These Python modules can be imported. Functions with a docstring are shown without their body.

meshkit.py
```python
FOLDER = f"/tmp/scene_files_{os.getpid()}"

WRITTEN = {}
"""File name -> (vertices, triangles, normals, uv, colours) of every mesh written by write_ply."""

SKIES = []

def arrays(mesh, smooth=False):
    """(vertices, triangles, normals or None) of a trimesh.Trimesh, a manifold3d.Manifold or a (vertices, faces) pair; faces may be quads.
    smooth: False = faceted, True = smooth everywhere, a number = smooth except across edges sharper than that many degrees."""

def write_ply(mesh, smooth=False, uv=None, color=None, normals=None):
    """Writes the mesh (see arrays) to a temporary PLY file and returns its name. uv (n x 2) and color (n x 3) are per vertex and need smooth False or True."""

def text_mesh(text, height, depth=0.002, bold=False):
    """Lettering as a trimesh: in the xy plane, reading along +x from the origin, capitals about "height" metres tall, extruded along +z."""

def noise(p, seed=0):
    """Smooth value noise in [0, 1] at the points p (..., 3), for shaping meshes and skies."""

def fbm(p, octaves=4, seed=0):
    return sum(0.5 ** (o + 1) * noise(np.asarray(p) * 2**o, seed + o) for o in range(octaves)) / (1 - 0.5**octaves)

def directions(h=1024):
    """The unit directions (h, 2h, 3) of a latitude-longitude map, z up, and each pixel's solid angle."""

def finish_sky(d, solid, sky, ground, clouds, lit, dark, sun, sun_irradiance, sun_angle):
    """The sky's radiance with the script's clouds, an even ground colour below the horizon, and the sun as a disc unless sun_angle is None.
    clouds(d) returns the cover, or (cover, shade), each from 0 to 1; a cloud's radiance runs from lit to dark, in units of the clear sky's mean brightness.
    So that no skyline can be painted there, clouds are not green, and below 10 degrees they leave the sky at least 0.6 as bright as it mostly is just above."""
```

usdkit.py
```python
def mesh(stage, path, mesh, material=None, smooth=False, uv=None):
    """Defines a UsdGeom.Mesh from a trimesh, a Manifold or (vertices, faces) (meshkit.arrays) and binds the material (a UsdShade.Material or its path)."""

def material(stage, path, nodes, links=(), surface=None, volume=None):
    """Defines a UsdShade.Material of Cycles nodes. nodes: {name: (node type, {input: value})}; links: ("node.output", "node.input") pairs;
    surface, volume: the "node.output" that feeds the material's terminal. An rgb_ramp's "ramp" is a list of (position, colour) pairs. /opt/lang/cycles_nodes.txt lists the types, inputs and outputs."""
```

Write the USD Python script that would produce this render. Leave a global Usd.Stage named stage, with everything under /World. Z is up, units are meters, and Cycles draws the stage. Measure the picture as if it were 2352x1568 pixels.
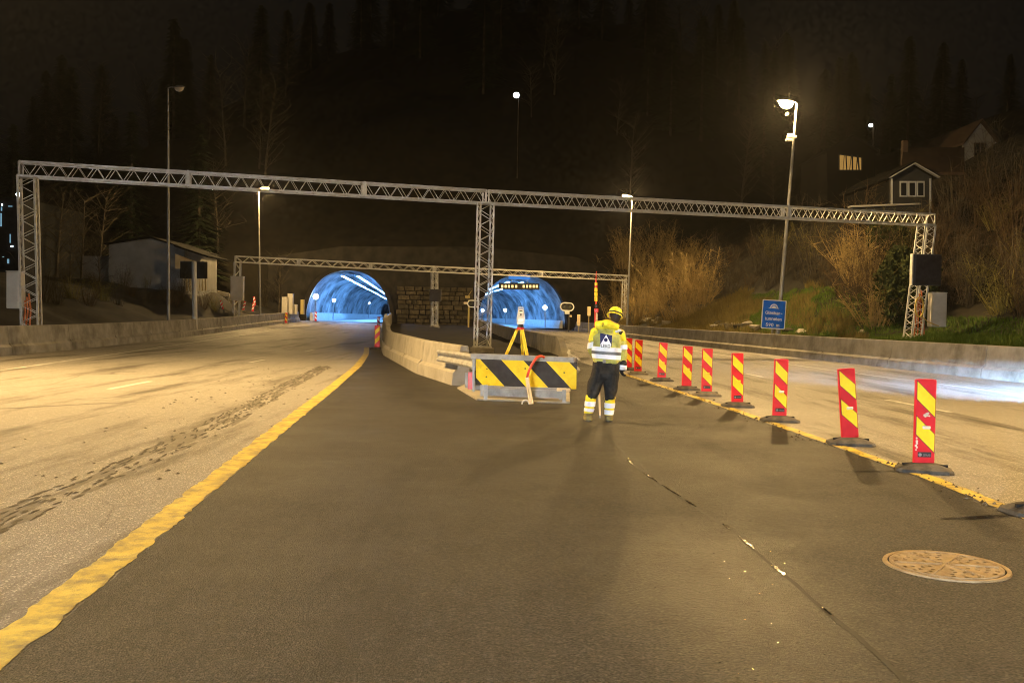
import math, random
import numpy as np, trimesh, usdkit, meshkit
import manifold3d as m3
from shapely.geometry import Polygon, Point, box as sbox
from shapely import affinity
from pxr import Usd, UsdGeom, UsdLux, UsdShade, Gf, Sdf

rng = np.random.default_rng(7)
stage = Usd.Stage.CreateInMemory()
UsdGeom.SetStageUpAxis(stage, 'Z'); UsdGeom.SetStageMetersPerUnit(stage, 1.0)
UsdGeom.Xform.Define(stage, '/World'); UsdGeom.Scope.Define(stage, '/World/Looks')

# ------------------------------------------------------------------ camera, sky, lamps' strength
W, H, F, EYE = 2352.0, 1568.0, 2150.0, np.array([0, 0, 1.65])
PITCH, ROLL = math.atan(55 / 2150), math.radians(1.0)
fw = np.array([0, math.cos(PITCH), -math.sin(PITCH)]); r0 = np.array([1.0, 0, 0]); u0 = np.array([0, math.sin(PITCH), math.cos(PITCH)])
rt = r0 * math.cos(ROLL) + u0 * math.sin(ROLL); up = u0 * math.cos(ROLL) - r0 * math.sin(ROLL)
cam = UsdGeom.Camera.Define(stage, '/World/camera')
M4 = Gf.Matrix4d(*[*rt, 0], *[*up, 0], *[*(-fw), 0], *[*EYE, 1])
cam.AddTransformOp().Set(M4)
cam.CreateHorizontalApertureAttr(36.0); cam.CreateVerticalApertureAttr(24.0); cam.CreateFocalLengthAttr(36.0 * F / W)
cam.CreateClippingRangeAttr(Gf.Vec2f(0.05, 2000))
cam.CreateExposureAttr(-0.40)
LAMP = 12800.0          # radiance of a lit street lamp's lens
WARM = (1.0, 0.645, 0.245)
WORK = 15000.0           # radiance of the crew's cool white flood lights behind the camera
BEAM = 1600000.0          # headlamps of the vehicle waiting in the right hand lane
BLUE = (0.14, 0.42, 1.0)
TUN = 230.0            # radiance of a tunnel luminaire

dome = UsdLux.DomeLight.Define(stage, '/World/sky')
sky = usdkit.material(stage, '/World/Looks/night_sky', {
    's': ('sky_texture', {'sky_type': 'single_scattering', 'sun_disc': False, 'sun_elevation': math.radians(-4), 'sun_rotation': 2.6}),
    't': ('texture_coordinate', {}), 'n': ('noise_texture', {'scale': 2.2, 'detail': 3.0}),
    'r': ('rgb_ramp', {'ramp': [(0.3, (0.085, 0.07, 0.05)), (0.75, (0.14, 0.125, 0.11))]}),
    'a': ('mix', {'mix_type': 'add', 'fac': 1.0}), 'b': ('background_shader', {'strength': 0.038})},
    [('t.generated', 'n.vector'), ('n.fac', 'r.fac'), ('s.color', 'a.color1'), ('r.color', 'a.color2'), ('a.color', 'b.color')], surface='b.background')
UsdShade.MaterialBindingAPI.Apply(dome.GetPrim()).Bind(sky)
dome.GetPrim().SetCustomDataByKey('kind', 'structure')

# ------------------------------------------------------------------ helpers
def ray(px, py):
    d = fw * F + rt * (px - W / 2) + up * (H / 2 - py)
    return d / d[1]
def P(px, py, Y):                      # the point of the pixel's ray at depth Y
    return EYE + ray(px, py) * Y
def G(px, py, z=0.0):                  # the point of the pixel's ray on the level z
    d = ray(px, py); return EYE + d * ((z - EYE[2]) / d[2])

_used = {}
def path_for(name, parent):
    base = '/World' if parent is None else (parent if isinstance(parent, str) else str(parent.GetPath()))
    n = _used.get((base, name), 0); _used[(base, name)] = n + 1
    return f'{base}/{name}' + (f'_{n:03d}' if n else '')
def tag(o, label=None, cat=None, group=None, kind=None):
    for k, v in (('label', label), ('category', cat), ('group', group), ('kind', kind)):
        if v: o.SetCustomDataByKey(k, v)
    return o
def thing(name, label, cat, loc=None, rz=0.0, group=None):
    x = UsdGeom.Xform.Define(stage, path_for(name, None))
    if loc is not None: x.AddTranslateOp().Set(Gf.Vec3d(*map(float, loc)))
    if rz: x.AddRotateZOp().Set(math.degrees(rz))
    return tag(x.GetPrim(), label, cat, group)
def obj(name, mesh, m, parent=None, smooth=False, **kw):
    if isinstance(mesh, MB): mesh = mesh.mesh()
    return tag(usdkit.mesh(stage, path_for(name, parent), mesh, m, smooth).GetPrim(), **kw)
def copy_of(proto, name, loc, rz=0.0, sc=None, label=None, cat=None, group=None):
    x = UsdGeom.Xform.Define(stage, path_for(name, None))
    x.AddTranslateOp().Set(Gf.Vec3d(*map(float, loc)))
    if rz: x.AddRotateZOp().Set(math.degrees(rz))
    if sc is not None: x.AddScaleOp().Set(Gf.Vec3f(*([float(sc)] * 3 if np.ndim(sc) == 0 else map(float, sc))))
    p = x.GetPrim(); p.GetReferences().AddInternalReference(proto); p.SetInstanceable(True)
    return tag(p, label, cat, group)
stage.CreateClassPrim('/World/kinds')
def kind_class(name): return UsdGeom.Xform.Define(stage, f'/World/kinds/{name}').GetPrim()

def frame(d, hint=(0, 0, 1)):
    d = np.asarray(d, float); d = d / np.linalg.norm(d)
    a = np.asarray(hint, float)
    if abs(d @ a) > 0.98: a = np.array([1.0, 0, 0]) if abs(d[0]) < 0.9 else np.array([0, 1.0, 0])
    u = np.cross(a, d); u /= np.linalg.norm(u); return d, u, np.cross(d, u)

class MB:
    def __init__(s): s.v = []; s.f = []; s.n = 0
    def add(s, v, f):
        v = np.asarray(v, float); f = np.asarray(f, int)
        if f.shape[1] == 4: f = np.vstack([f[:, [0, 1, 2]], f[:, [0, 2, 3]]])
        s.v.append(v); s.f.append(f + s.n); s.n += len(v); return s
    def tm(s, t, T=None):
        if hasattr(t, 'to_mesh'):
            m = t.to_mesh(); v, f = m.vert_properties[:, :3], m.tri_verts
        else: v, f = np.array(t.vertices), np.array(t.faces)
        if T is not None: v = v @ np.asarray(T)[:3, :3].T + np.asarray(T)[:3, 3]
        return s.add(v, f)
    def box(s, c, size, R=None, ch=0.0):
        h = np.asarray(size, float) / 2
        if ch:
            ch = min(ch, h.min() * 0.9)
            pts = [np.array(g) * (h - np.array(cut) * ch) for g in ((a, b, c_) for a in (-1, 1) for b in (-1, 1) for c_ in (-1, 1)) for cut in ((0, 1, 1), (1, 0, 1), (1, 1, 0))]
            t = trimesh.convex.convex_hull(np.array(pts)); v, f = np.array(t.vertices), np.array(t.faces)
        else:
            v = np.array([[x, y, z] for x in (-1, 1) for y in (-1, 1) for z in (-1, 1)]) * h
            f = np.array([[0, 1, 3, 2], [4, 6, 7, 5], [0, 4, 5, 1], [2, 3, 7, 6], [0, 2, 6, 4], [1, 5, 7, 3]])
        if R is not None: v = v @ np.asarray(R).T
        return s.add(v + np.asarray(c, float), f)
    def bar(s, a, b, w, h=None, hint=(0, 0, 1)):
        a, b = np.asarray(a, float), np.asarray(b, float); d, u, n = frame(b - a, hint)
        R = np.stack([d, u, n], 1); return s.box((a + b) / 2, (np.linalg.norm(b - a), w, h or w), R)
    def tube(s, pts, r, n=8, cap=True):
        pts = np.asarray(pts, float); k = len(pts); r = np.broadcast_to(np.asarray(r, float), (k,))
        tan = np.gradient(pts, axis=0); _, u, w = frame(tan[0]); vs = []
        for i in range(k):
            t = tan[i] / np.linalg.norm(tan[i]); u = u - t * (u @ t); u /= np.linalg.norm(u); w = np.cross(t, u)
            a = np.arange(n) * 2 * np.pi / n
            vs.append(pts[i] + r[i] * (np.cos(a)[:, None] * u + np.sin(a)[:, None] * w))
        v = np.vstack(vs); f = []
        i, j = np.meshgrid(np.arange(k - 1), np.arange(n), indexing='ij')
        q = np.stack([i * n + j, i * n + (j + 1) % n, (i + 1) * n + (j + 1) % n, (i + 1) * n + j], -1).reshape(-1, 4)
        f = np.vstack([q[:, [0, 1, 2]], q[:, [0, 2, 3]]])
        if cap:
            v = np.vstack([v, pts[0], pts[-1]]); c0, c1 = k * n, k * n + 1; j = np.arange(n)
            f = np.vstack([f, np.stack([np.full(n, c0), (j + 1) % n, j], 1), np.stack([np.full(n, c1), (k - 1) * n + j, (k - 1) * n + (j + 1) % n], 1)])
        return s.add(v, f)
    def lathe(s, prof, c=(0, 0, 0), n=20, axis=None):
        prof = np.asarray(prof, float); k = len(prof); a = np.arange(n) * 2 * np.pi / n
        v = np.stack([prof[:, None, 0] * np.cos(a), prof[:, None, 0] * np.sin(a), np.broadcast_to(prof[:, None, 1], (k, n))], -1).reshape(-1, 3)
        if axis is not None:
            d, u, w = frame(axis); v = v @ np.stack([u, w, d], 0)
        i, j = np.meshgrid(np.arange(k - 1), np.arange(n), indexing='ij')
        q = np.stack([i * n + j, i * n + (j + 1) % n, (i + 1) * n + (j + 1) % n, (i + 1) * n + j], -1).reshape(-1, 4)
        return s.add(v + np.asarray(c, float), q)
    def prism(s, poly, o, ex, ey, depth):           # a shapely polygon in the plane o + x ex + y ey, thick along ex x ey
        ex, ey = np.asarray(ex, float), np.asarray(ey, float); ez = np.cross(ex, ey)
        for g in getattr(poly, 'geoms', [poly]):
            t = trimesh.creation.extrude_polygon(g, depth, engine='earcut'); v = np.array(t.vertices)
            s.add(np.asarray(o, float) + v[:, :1] * ex + v[:, 1:2] * ey + v[:, 2:] * ez, t.faces)
        return s
    def sweep(s, secs, close=True):                # rows of equal length
        secs = np.asarray(secs, float); k, n = secs.shape[:2]
        m = n if close else n - 1
        i, j = np.meshgrid(np.arange(k - 1), np.arange(m), indexing='ij')
        q = np.stack([i * n + j, i * n + (j + 1) % n, (i + 1) * n + (j + 1) % n, (i + 1) * n + j], -1).reshape(-1, 4)
        s.add(secs.reshape(-1, 3), q)
        if close:
            for r, fl in ((secs[0], 1), (secs[-1], -1)):
                c = r.mean(0); jj = np.arange(n); nx = (jj + 1) % n
                s.add(np.vstack([r, c]), np.stack([np.full(n, n), nx, jj] if fl > 0 else [np.full(n, n), jj, nx], 1))
        return s
    def mesh(s): return np.vstack(s.v), np.vstack(s.f)

# ------------------------------------------------------------------ materials
LK = {}
def mat(name, c1, c2=None, scale=4.0, rough=0.6, bump=0.0, bscale=30.0, metal=0.0, spec=0.5, detail=5.0, lo=0.35, hi=0.65, space='object', stretch=None, dirt=None, rvar=0.0):
    N = {'p': ('principled_bsdf', {'roughness': rough, 'metallic': metal, 'specular_ior_level': spec}), 't': ('texture_coordinate', {}), 'g': ('geometry', {})}
    L = []
    src = 't.object' if space == 'object' else 'g.position'
    if stretch:
        N['mp'] = ('mapping', {'scale': stretch}); L.append((src, 'mp.vector')); src = 'mp.vector'
    c2 = c2 or c1
    N['n'] = ('noise_texture', {'scale': scale, 'detail': detail, 'roughness': 0.62}); L.append((src, 'n.vector'))
    N['r'] = ('rgb_ramp', {'ramp': [(lo, c1), (hi, c2)]}); L.append(('n.fac', 'r.fac')); out = 'r.color'
    if dirt:
        N['dn'] = ('noise_texture', {'scale': dirt[1], 'detail': 6.0, 'roughness': 0.7}); L.append((src, 'dn.vector'))
        N['dr'] = ('rgb_ramp', {'ramp': [(dirt[2], (0, 0, 0)), (dirt[3], (1, 1, 1))]}); L.append(('dn.fac', 'dr.fac'))
        N['dm'] = ('mix', {'mix_type': 'mix', 'color2': dirt[0]}); L += [('dr.color', 'dm.fac'), (out, 'dm.color1')]; out = 'dm.color'
    L.append((out, 'p.base_color'))
    if rvar:
        N['rm'] = ('map_range', {'from_min': 0.3, 'from_max': 0.7, 'to_min': rough - rvar, 'to_max': rough + rvar, 'clamp': True}); L += [('n.fac', 'rm.value'), ('rm.result', 'p.roughness')]
    if bump:
        N['bn'] = ('noise_texture', {'scale': bscale, 'detail': 4.0, 'roughness': 0.65}); N['b'] = ('bump', {'strength': bump, 'distance': 0.02})
        L += [('g.position' if space != 'object' else 't.object', 'bn.vector'), ('bn.fac', 'b.height'), ('b.normal', 'p.normal')]
    LK[name] = usdkit.material(stage, f'/World/Looks/{name}', N, L, surface='p.BSDF'); return LK[name]
def glow(name, color, strength):
    LK[name] = usdkit.material(stage, f'/World/Looks/{name}', {'e': ('emission', {'color': color, 'strength': strength})}, [], surface='e.emission'); return LK[name]

def asphalt(name, c1, c2, grit, rough, coat, streak, wet=None, cracks=False, mud=None):
    N = {'g': ('geometry', {}), 'p': ('principled_bsdf', {'specular_ior_level': coat}),
         'm1': ('mapping', {'scale': (1.0, 0.06, 1.0), 'rotation': (0, 0, 0.07)}), 'n1': ('noise_texture', {'scale': 1.1, 'detail': 4.0, 'roughness': 0.6}),
         'n2': ('noise_texture', {'scale': 0.35, 'detail': 6.0, 'roughness': 0.7}), 'n3': ('noise_texture', {'scale': 70.0, 'detail': 3.0, 'roughness': 0.7}),
         'v': ('voronoi_texture', {'scale': 95.0}),
         'ad': ('math', {'math_type': 'multiply_add', 'value2': streak}), 'r': ('rgb_ramp', {'ramp': [(0.32, c1), (0.72, c2)]}),
         'gr': ('rgb_ramp', {'ramp': [(0.36, (1 - grit,) * 3), (0.64, (1 + grit,) * 3)]}), 'mu': ('mix', {'mix_type': 'multiply', 'fac': 1.0}),
         'rr': ('map_range', {'from_min': 0.3, 'from_max': 0.7, 'to_min': rough - 0.12, 'to_max': rough + 0.1, 'clamp': True}),
         'hb': ('math', {'math_type': 'multiply_add', 'value2': 0.8}), 'b': ('bump', {'strength': 0.85, 'distance': 0.012})}
    L = [('g.position', 'm1.vector'), ('m1.vector', 'n1.vector'), ('g.position', 'n2.vector'), ('g.position', 'n3.vector'), ('g.position', 'v.vector'),
         ('n1.fac', 'ad.value1'), ('n2.fac', 'ad.value3'), ('ad.value', 'r.fac'), ('n3.fac', 'gr.fac'), ('r.color', 'mu.color1'), ('gr.color', 'mu.color2'),
         ('n2.fac', 'rr.value'), ('v.distance', 'hb.value1'), ('n3.fac', 'hb.value3'), ('hb.value', 'b.height'), ('b.normal', 'p.normal'), ('rr.result', 'p.roughness')]
    out = 'mu.color'
    N['sp'] = ('voronoi_texture', {'scale': 88.0}); N['sr'] = ('rgb_ramp', {'ramp': [(0.0, (0, 0, 0)), (0.88, (0, 0, 0)), (0.93, (1, 1, 1))]}); N['sc'] = ('separate_color', {}); N['sm'] = ('mix', {'mix_type': 'mix', 'color2': tuple(2.3 * q for q in c2)})
    L += [('g.position', 'sp.vector'), ('sp.color', 'sc.color'), ('sc.r', 'sr.fac'), ('sr.color', 'sm.fac'), (out, 'sm.color1')]; out = 'sm.color'
    if wet:
        N['wm'] = ('mapping', {'location': (-1.75, -2.3, 0), 'scale': (1.25, 0.41, 1.0)}); N['wl'] = ('vector_math', {'math_type': 'length'}); N['wn'] = ('math', {'math_type': 'multiply_add', 'value2': 1.1})
        N['wr'] = ('map_range', {'from_min': 0.6, 'from_max': 1.7, 'to_min': 0.62, 'to_max': 1.0, 'clamp': True}); N['wx'] = ('math', {'math_type': 'multiply'})
        L.remove(('rr.result', 'p.roughness')); L += [('g.position', 'wm.vector'), ('wm.vector', 'wl.vector1'), ('n2.fac', 'wn.value1'), ('wl.value', 'wn.value3'), ('wn.value', 'wr.value'), ('wr.result', 'wx.value1'), ('rr.result', 'wx.value2'), ('wx.value', 'p.roughness')]
    if cracks:
        N['cm'] = ('noise_texture', {'scale': 1.5, 'detail': 5.0}); N['ca'] = ('mix', {'mix_type': 'mix', 'fac': 0.12}); N['cv'] = ('voronoi_texture', {'feature': 'distance_to_edge', 'scale': 0.34})
        N['cr'] = ('rgb_ramp', {'ramp': [(0.0, (1, 1, 1)), (0.006, (0, 0, 0))]}); N['cn'] = ('noise_texture', {'scale': 0.16, 'detail': 2.0}); N['ck'] = ('rgb_ramp', {'ramp': [(0.5, (0, 0, 0)), (0.6, (0.8, 0.8, 0.8))]})
        N['cx'] = ('mix', {'mix_type': 'multiply', 'fac': 1.0}); N['cd'] = ('mix', {'mix_type': 'mix', 'color2': (0.02, 0.016, 0.012)})
        L += [('g.position', 'cm.vector'), ('g.position', 'ca.color1'), ('cm.color', 'ca.color2'), ('ca.color', 'cv.vector'), ('cv.distance', 'cr.fac'), ('g.position', 'cn.vector'), ('cn.fac', 'ck.fac'),
              ('cr.color', 'cx.color1'), ('ck.color', 'cx.color2'), ('cx.color', 'cd.fac'), (out, 'cd.color1')]; out = 'cd.color'
    if mud:
        N['um'] = ('mapping', {'scale': (1.0, 0.11, 1.0), 'rotation': (0, 0, 0.10)}); N['un'] = ('noise_texture', {'scale': 0.9, 'detail': 7.0, 'roughness': 0.72}); N['ur'] = ('rgb_ramp', {'ramp': [(mud[1], (0, 0, 0)), (mud[2], (0.85, 0.85, 0.85))]}); N['ud'] = ('mix', {'mix_type': 'mix', 'color2': mud[0]})
        L += [('g.position', 'um.vector'), ('um.vector', 'un.vector'), ('un.fac', 'ur.fac'), ('ur.color', 'ud.fac'), (out, 'ud.color1')]; out = 'ud.color'
    L.append((out, 'p.base_color'))
    LK[name] = usdkit.material(stage, f'/World/Looks/{name}', N, L, surface='p.BSDF')

asphalt('worn_asphalt', (0.125, 0.116, 0.104), (0.24, 0.226, 0.206), 0.3, 0.62, 0.35, 0.75, cracks=True, mud=((0.045, 0.037, 0.027), 0.51, 0.66))
asphalt('new_asphalt', (0.019, 0.018, 0.0165), (0.036, 0.033, 0.029), 0.8, 0.62, 0.3, 0.55, wet=True, mud=((0.013, 0.012, 0.0105), 0.54, 0.72))
mat('soil', (0.009, 0.0075, 0.0055), (0.022, 0.018, 0.012), 3.0, 0.9, 0.9, 9.0)
mat('hill_ground', (0.007, 0.006, 0.0035), (0.02, 0.016, 0.008), 0.6, 0.95, 0.8, 4.0)
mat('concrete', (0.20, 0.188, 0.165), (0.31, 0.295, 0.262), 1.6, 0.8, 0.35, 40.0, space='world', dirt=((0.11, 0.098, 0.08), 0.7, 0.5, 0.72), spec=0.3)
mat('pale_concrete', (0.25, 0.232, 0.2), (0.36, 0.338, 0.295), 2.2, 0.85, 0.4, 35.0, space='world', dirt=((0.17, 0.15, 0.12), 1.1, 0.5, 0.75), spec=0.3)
mat('galvanised', (0.42, 0.42, 0.41), (0.58, 0.58, 0.57), 6.0, 0.5, 0.05, 60.0, metal=0.25, rvar=0.1)
mat('dull_steel', (0.27, 0.27, 0.27), (0.40, 0.40, 0.395), 5.0, 0.6, 0.1, 50.0, metal=0.3, dirt=((0.16, 0.12, 0.08), 3.0, 0.55, 0.8))
mat('pole_grey', (0.24, 0.24, 0.235), (0.32, 0.32, 0.31), 3.0, 0.5, 0.0, metal=0.35)
mat('yellow_paint', (0.50, 0.37, 0.05), (0.66, 0.51, 0.09), 3.0, 0.6, 0.5, 80.0, space='world', dirt=((0.17, 0.14, 0.075), 4.5, 0.43, 0.68), spec=0.35)
mat('white_paint', (0.42, 0.41, 0.38), (0.62, 0.61, 0.58), 3.0, 0.6, 0.4, 80.0, space='world', dirt=((0.15, 0.135, 0.11), 2.0, 0.52, 0.75))
mat('mud_thin', (0.115, 0.104, 0.087), (0.175, 0.16, 0.14), 9.0, 0.8, 0.5, 60.0, space='world')
mat('mud', (0.04, 0.033, 0.024), (0.085, 0.072, 0.053), 12.0, 0.75, 0.7, 60.0, space='world')
mat('red_sheet', (0.60, 0.012, 0.022), (0.70, 0.02, 0.03), 6.0, 0.42, 0.0, dirt=((0.36, 0.02, 0.025), 5.0, 0.55, 0.8))
mat('yellow_sheet', (0.86, 0.60, 0.012), (0.92, 0.70, 0.03), 7.0, 0.42, 0.0, dirt=((0.62, 0.40, 0.03), 5.0, 0.55, 0.8))
mat('black_sheet', (0.022, 0.018, 0.018), (0.04, 0.034, 0.033), 6.0, 0.5)
mat('rubber', (0.035, 0.031, 0.026), (0.085, 0.075, 0.06), 6.0, 0.85, 0.5, 40.0, dirt=((0.16, 0.135, 0.10), 5.0, 0.5, 0.8))
mat('rubber_dusty', (0.10, 0.088, 0.07), (0.19, 0.165, 0.13), 6.0, 0.9, 0.5, 40.0)
mat('label_dark', (0.03, 0.025, 0.025)); mat('label_grey', (0.25, 0.23, 0.22)); mat('ivory', (0.75, 0.66, 0.52), rough=0.5)
mat('white_sheet', (0.80, 0.80, 0.80), (0.86, 0.86, 0.86), 5.0, 0.4); mat('blue_sheet', (0.008, 0.13, 0.72), (0.012, 0.17, 0.80), 3.0, 0.4)
mat('hivis', (0.72, 0.60, 0.03), (0.86, 0.74, 0.05), 7.0, 0.75, 0.35, 14.0, dirt=((0.42, 0.36, 0.10), 4.0, 0.52, 0.78), spec=0.2)
mat('hivis_worn', (0.42, 0.40, 0.10), (0.62, 0.56, 0.13), 9.0, 0.8, 0.35, 16.0, dirt=((0.22, 0.20, 0.09), 5.0, 0.5, 0.75), spec=0.2)
mat('grey_tape', (0.10, 0.10, 0.10), (0.16, 0.16, 0.155), 6.0, 0.5)
mat('silver_tape', (0.80, 0.80, 0.86), (0.90, 0.90, 0.94), 9.0, 0.4, 0.15, 30.0)
mat('black_cloth', (0.016, 0.015, 0.014), (0.034, 0.031, 0.027), 8.0, 0.85, 0.5, 18.0, spec=0.25)
mat('navy', (0.012, 0.016, 0.085), (0.02, 0.026, 0.12), 9.0, 0.8); mat('skin', (0.45, 0.27, 0.19), rough=0.55); mat('hair', (0.03, 0.02, 0.014), rough=0.7)
mat('boot', (0.10, 0.075, 0.03), (0.30, 0.24, 0.07), 14.0, 0.8, 0.4, 40.0)
mat('helmet_yellow', (0.86, 0.76, 0.04), rough=0.35); mat('strap_black', (0.02, 0.018, 0.016), rough=0.6)
mat('red_plastic', (0.55, 0.035, 0.015), (0.62, 0.05, 0.02), 5.0, 0.45); mat('cream_plastic', (0.62, 0.50, 0.30), (0.72, 0.60, 0.38), 4.0, 0.55)
mat('rusty_iron', (0.22, 0.155, 0.085), (0.36, 0.265, 0.15), 9.0, 0.6, 0.5, 90.0, metal=0.25); mat('dark_hole', (0.01, 0.008, 0.006), rough=0.9)
mat('instrument_cream', (0.66, 0.62, 0.52), rough=0.45); mat('tripod_yellow', (0.75, 0.58, 0.03), (0.82, 0.66, 0.06), 6.0, 0.45); mat('red_gloss', (0.55, 0.03, 0.02), rough=0.4)
mat('cabinet_grey', (0.46, 0.44, 0.40), (0.54, 0.52, 0.48), 2.0, 0.5, 0.0); mat('cabinet_dark', (0.045, 0.045, 0.052), (0.06, 0.06, 0.066), 2.0, 0.6)
mat('rust_orange', (0.42, 0.11, 0.03), (0.5, 0.16, 0.05), 6.0, 0.6); mat('cable_yellow', (0.5, 0.36, 0.06), rough=0.5)
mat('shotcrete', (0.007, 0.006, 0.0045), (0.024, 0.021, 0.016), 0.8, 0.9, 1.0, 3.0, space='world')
mat('lining', (0.035, 0.038, 0.04), (0.50, 0.52, 0.54), 0.5, 0.6, 1.0, 1.6, space='world', stretch=(1.0, 0.8, 0.8), lo=0.36, hi=0.64, detail=7.0)
mat('lining_barrier', (0.42, 0.42, 0.41), (0.55, 0.55, 0.54), 1.5, 0.6)
mat('tunnel_asphalt', (0.16, 0.16, 0.155), (0.36, 0.36, 0.35), 0.5, 0.45, 0.3, 30.0, space='world', stretch=(1, 0.1, 1))
for i, (a, b) in enumerate((((0.03, 0.025, 0.015), (0.075, 0.062, 0.039)), ((0.042, 0.035, 0.022), (0.095, 0.08, 0.052)), ((0.022, 0.019, 0.012), (0.055, 0.048, 0.032)))):
    mat(f'stone_{"abc"[i]}', a, b, 2.5, 0.9, 0.9, 9.0, space='world')
for n, a, b in (('twig_gold', (0.20, 0.145, 0.06), (0.34, 0.25, 0.11)), ('twig_russet', (0.06, 0.042, 0.024), (0.11, 0.077, 0.043)), ('twig_grey', (0.05, 0.042, 0.03), (0.10, 0.085, 0.06)), ('twig_olive', (0.13, 0.12, 0.035), (0.24, 0.21, 0.07)),
                ('bark', (0.05, 0.042, 0.032), (0.10, 0.085, 0.065)), ('needle', (0.018, 0.028, 0.012), (0.035, 0.05, 0.022)), ('ivy', (0.022, 0.03, 0.01), (0.05, 0.06, 0.02))):
    mat(n, a, b, 1.2, 0.85, 0.0, spec=0.2)
mat('grass', (0.045, 0.085, 0.012), (0.10, 0.15, 0.025), 0.9, 0.8, 0.0, space='world', spec=0.2); mat('dry_grass', (0.10, 0.08, 0.024), (0.18, 0.14, 0.05), 0.8, 0.85, 0.0, space='world', spec=0.2)
mat('turf', (0.02, 0.035, 0.008), (0.05, 0.065, 0.016), 1.5, 0.95, 0.8, 12.0, space='world')
mat('render_white', (0.20, 0.20, 0.195), (0.26, 0.26, 0.25), 0.7, 0.85, 0.1, 8.0); mat('board_dark', (0.007, 0.0085, 0.01), (0.013, 0.0145, 0.016), 2.0, 0.7); mat('board_white', (0.28, 0.30, 0.33), rough=0.6)
mat('board_ochre', (0.60, 0.46, 0.24), (0.68, 0.54, 0.30), 2.0, 0.7); mat('roof_tile', (0.035, 0.02, 0.013), (0.055, 0.032, 0.02), 1.0, 0.8, 0.5, 6.0); mat('roof_dark', (0.006, 0.006, 0.0065), rough=1.0, spec=0.1); mat('pane_dark', (0.012, 0.014, 0.018), rough=0.12)
mat('signal_black', (0.015, 0.015, 0.014), rough=0.5); mat('signal_lens', (0.06, 0.06, 0.03), rough=0.25); mat('post_yellow', (0.42, 0.34, 0.13), rough=0.6)
glow('lamp_lens', WARM, LAMP * 0.5); glow('lamp_lens_far', WARM, LAMP * 0.40); glow('lamp_lens_near', WARM, LAMP); glow('led_white', (0.85, 0.93, 1.0), WORK); glow('beam_blue', (0.34, 0.60, 1.0), BEAM)
glow('tunnel_light', BLUE, TUN); glow('tunnel_flood', (0.55, 0.75, 1.0), 22.0); glow('amber_square', (1.0, 0.72, 0.28), 2.2); glow('far_white', (0.8, 0.92, 1.0), 9.0); glow('far_blue', (0.35, 0.7, 0.9), 0.6)
glow('lit_pane', (1.0, 0.55, 0.14), 0.45); glow('sign_lit', (0.10, 0.36, 1.0), 0.9)

# ------------------------------------------------------------------ the lie of the land
def poly(pts):
    pts = np.array(sorted(pts, key=lambda p: p[1]), float)
    def f(y):
        y = np.asarray(y, float); x = np.interp(y, pts[:, 1], pts[:, 0])
        s0 = (pts[1, 0] - pts[0, 0]) / (pts[1, 1] - pts[0, 1]); s1 = (pts[-1, 0] - pts[-2, 0]) / (pts[-1, 1] - pts[-2, 1])
        return np.where(y < pts[0, 1], pts[0, 0] + (y - pts[0, 1]) * s0, np.where(y > pts[-1, 1], pts[-1, 0] + (y - pts[-1, 1]) * s1, x))
    return f
BL = poly([(-15.6, 5), (-18.0, 33), (-22.2, 81), (-23.2, 104)])
BR = poly([(18.4, -5), (15.2, 27.7), (13.2, 48), (10.0, 81), (6.9, 110)])
CL = poly([(-1.13, 22.4), (-2.45, 26.8), (-5.0, 38.6), (-6.6, 49), (-9.3, 68), (-13.6, 105)])
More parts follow.
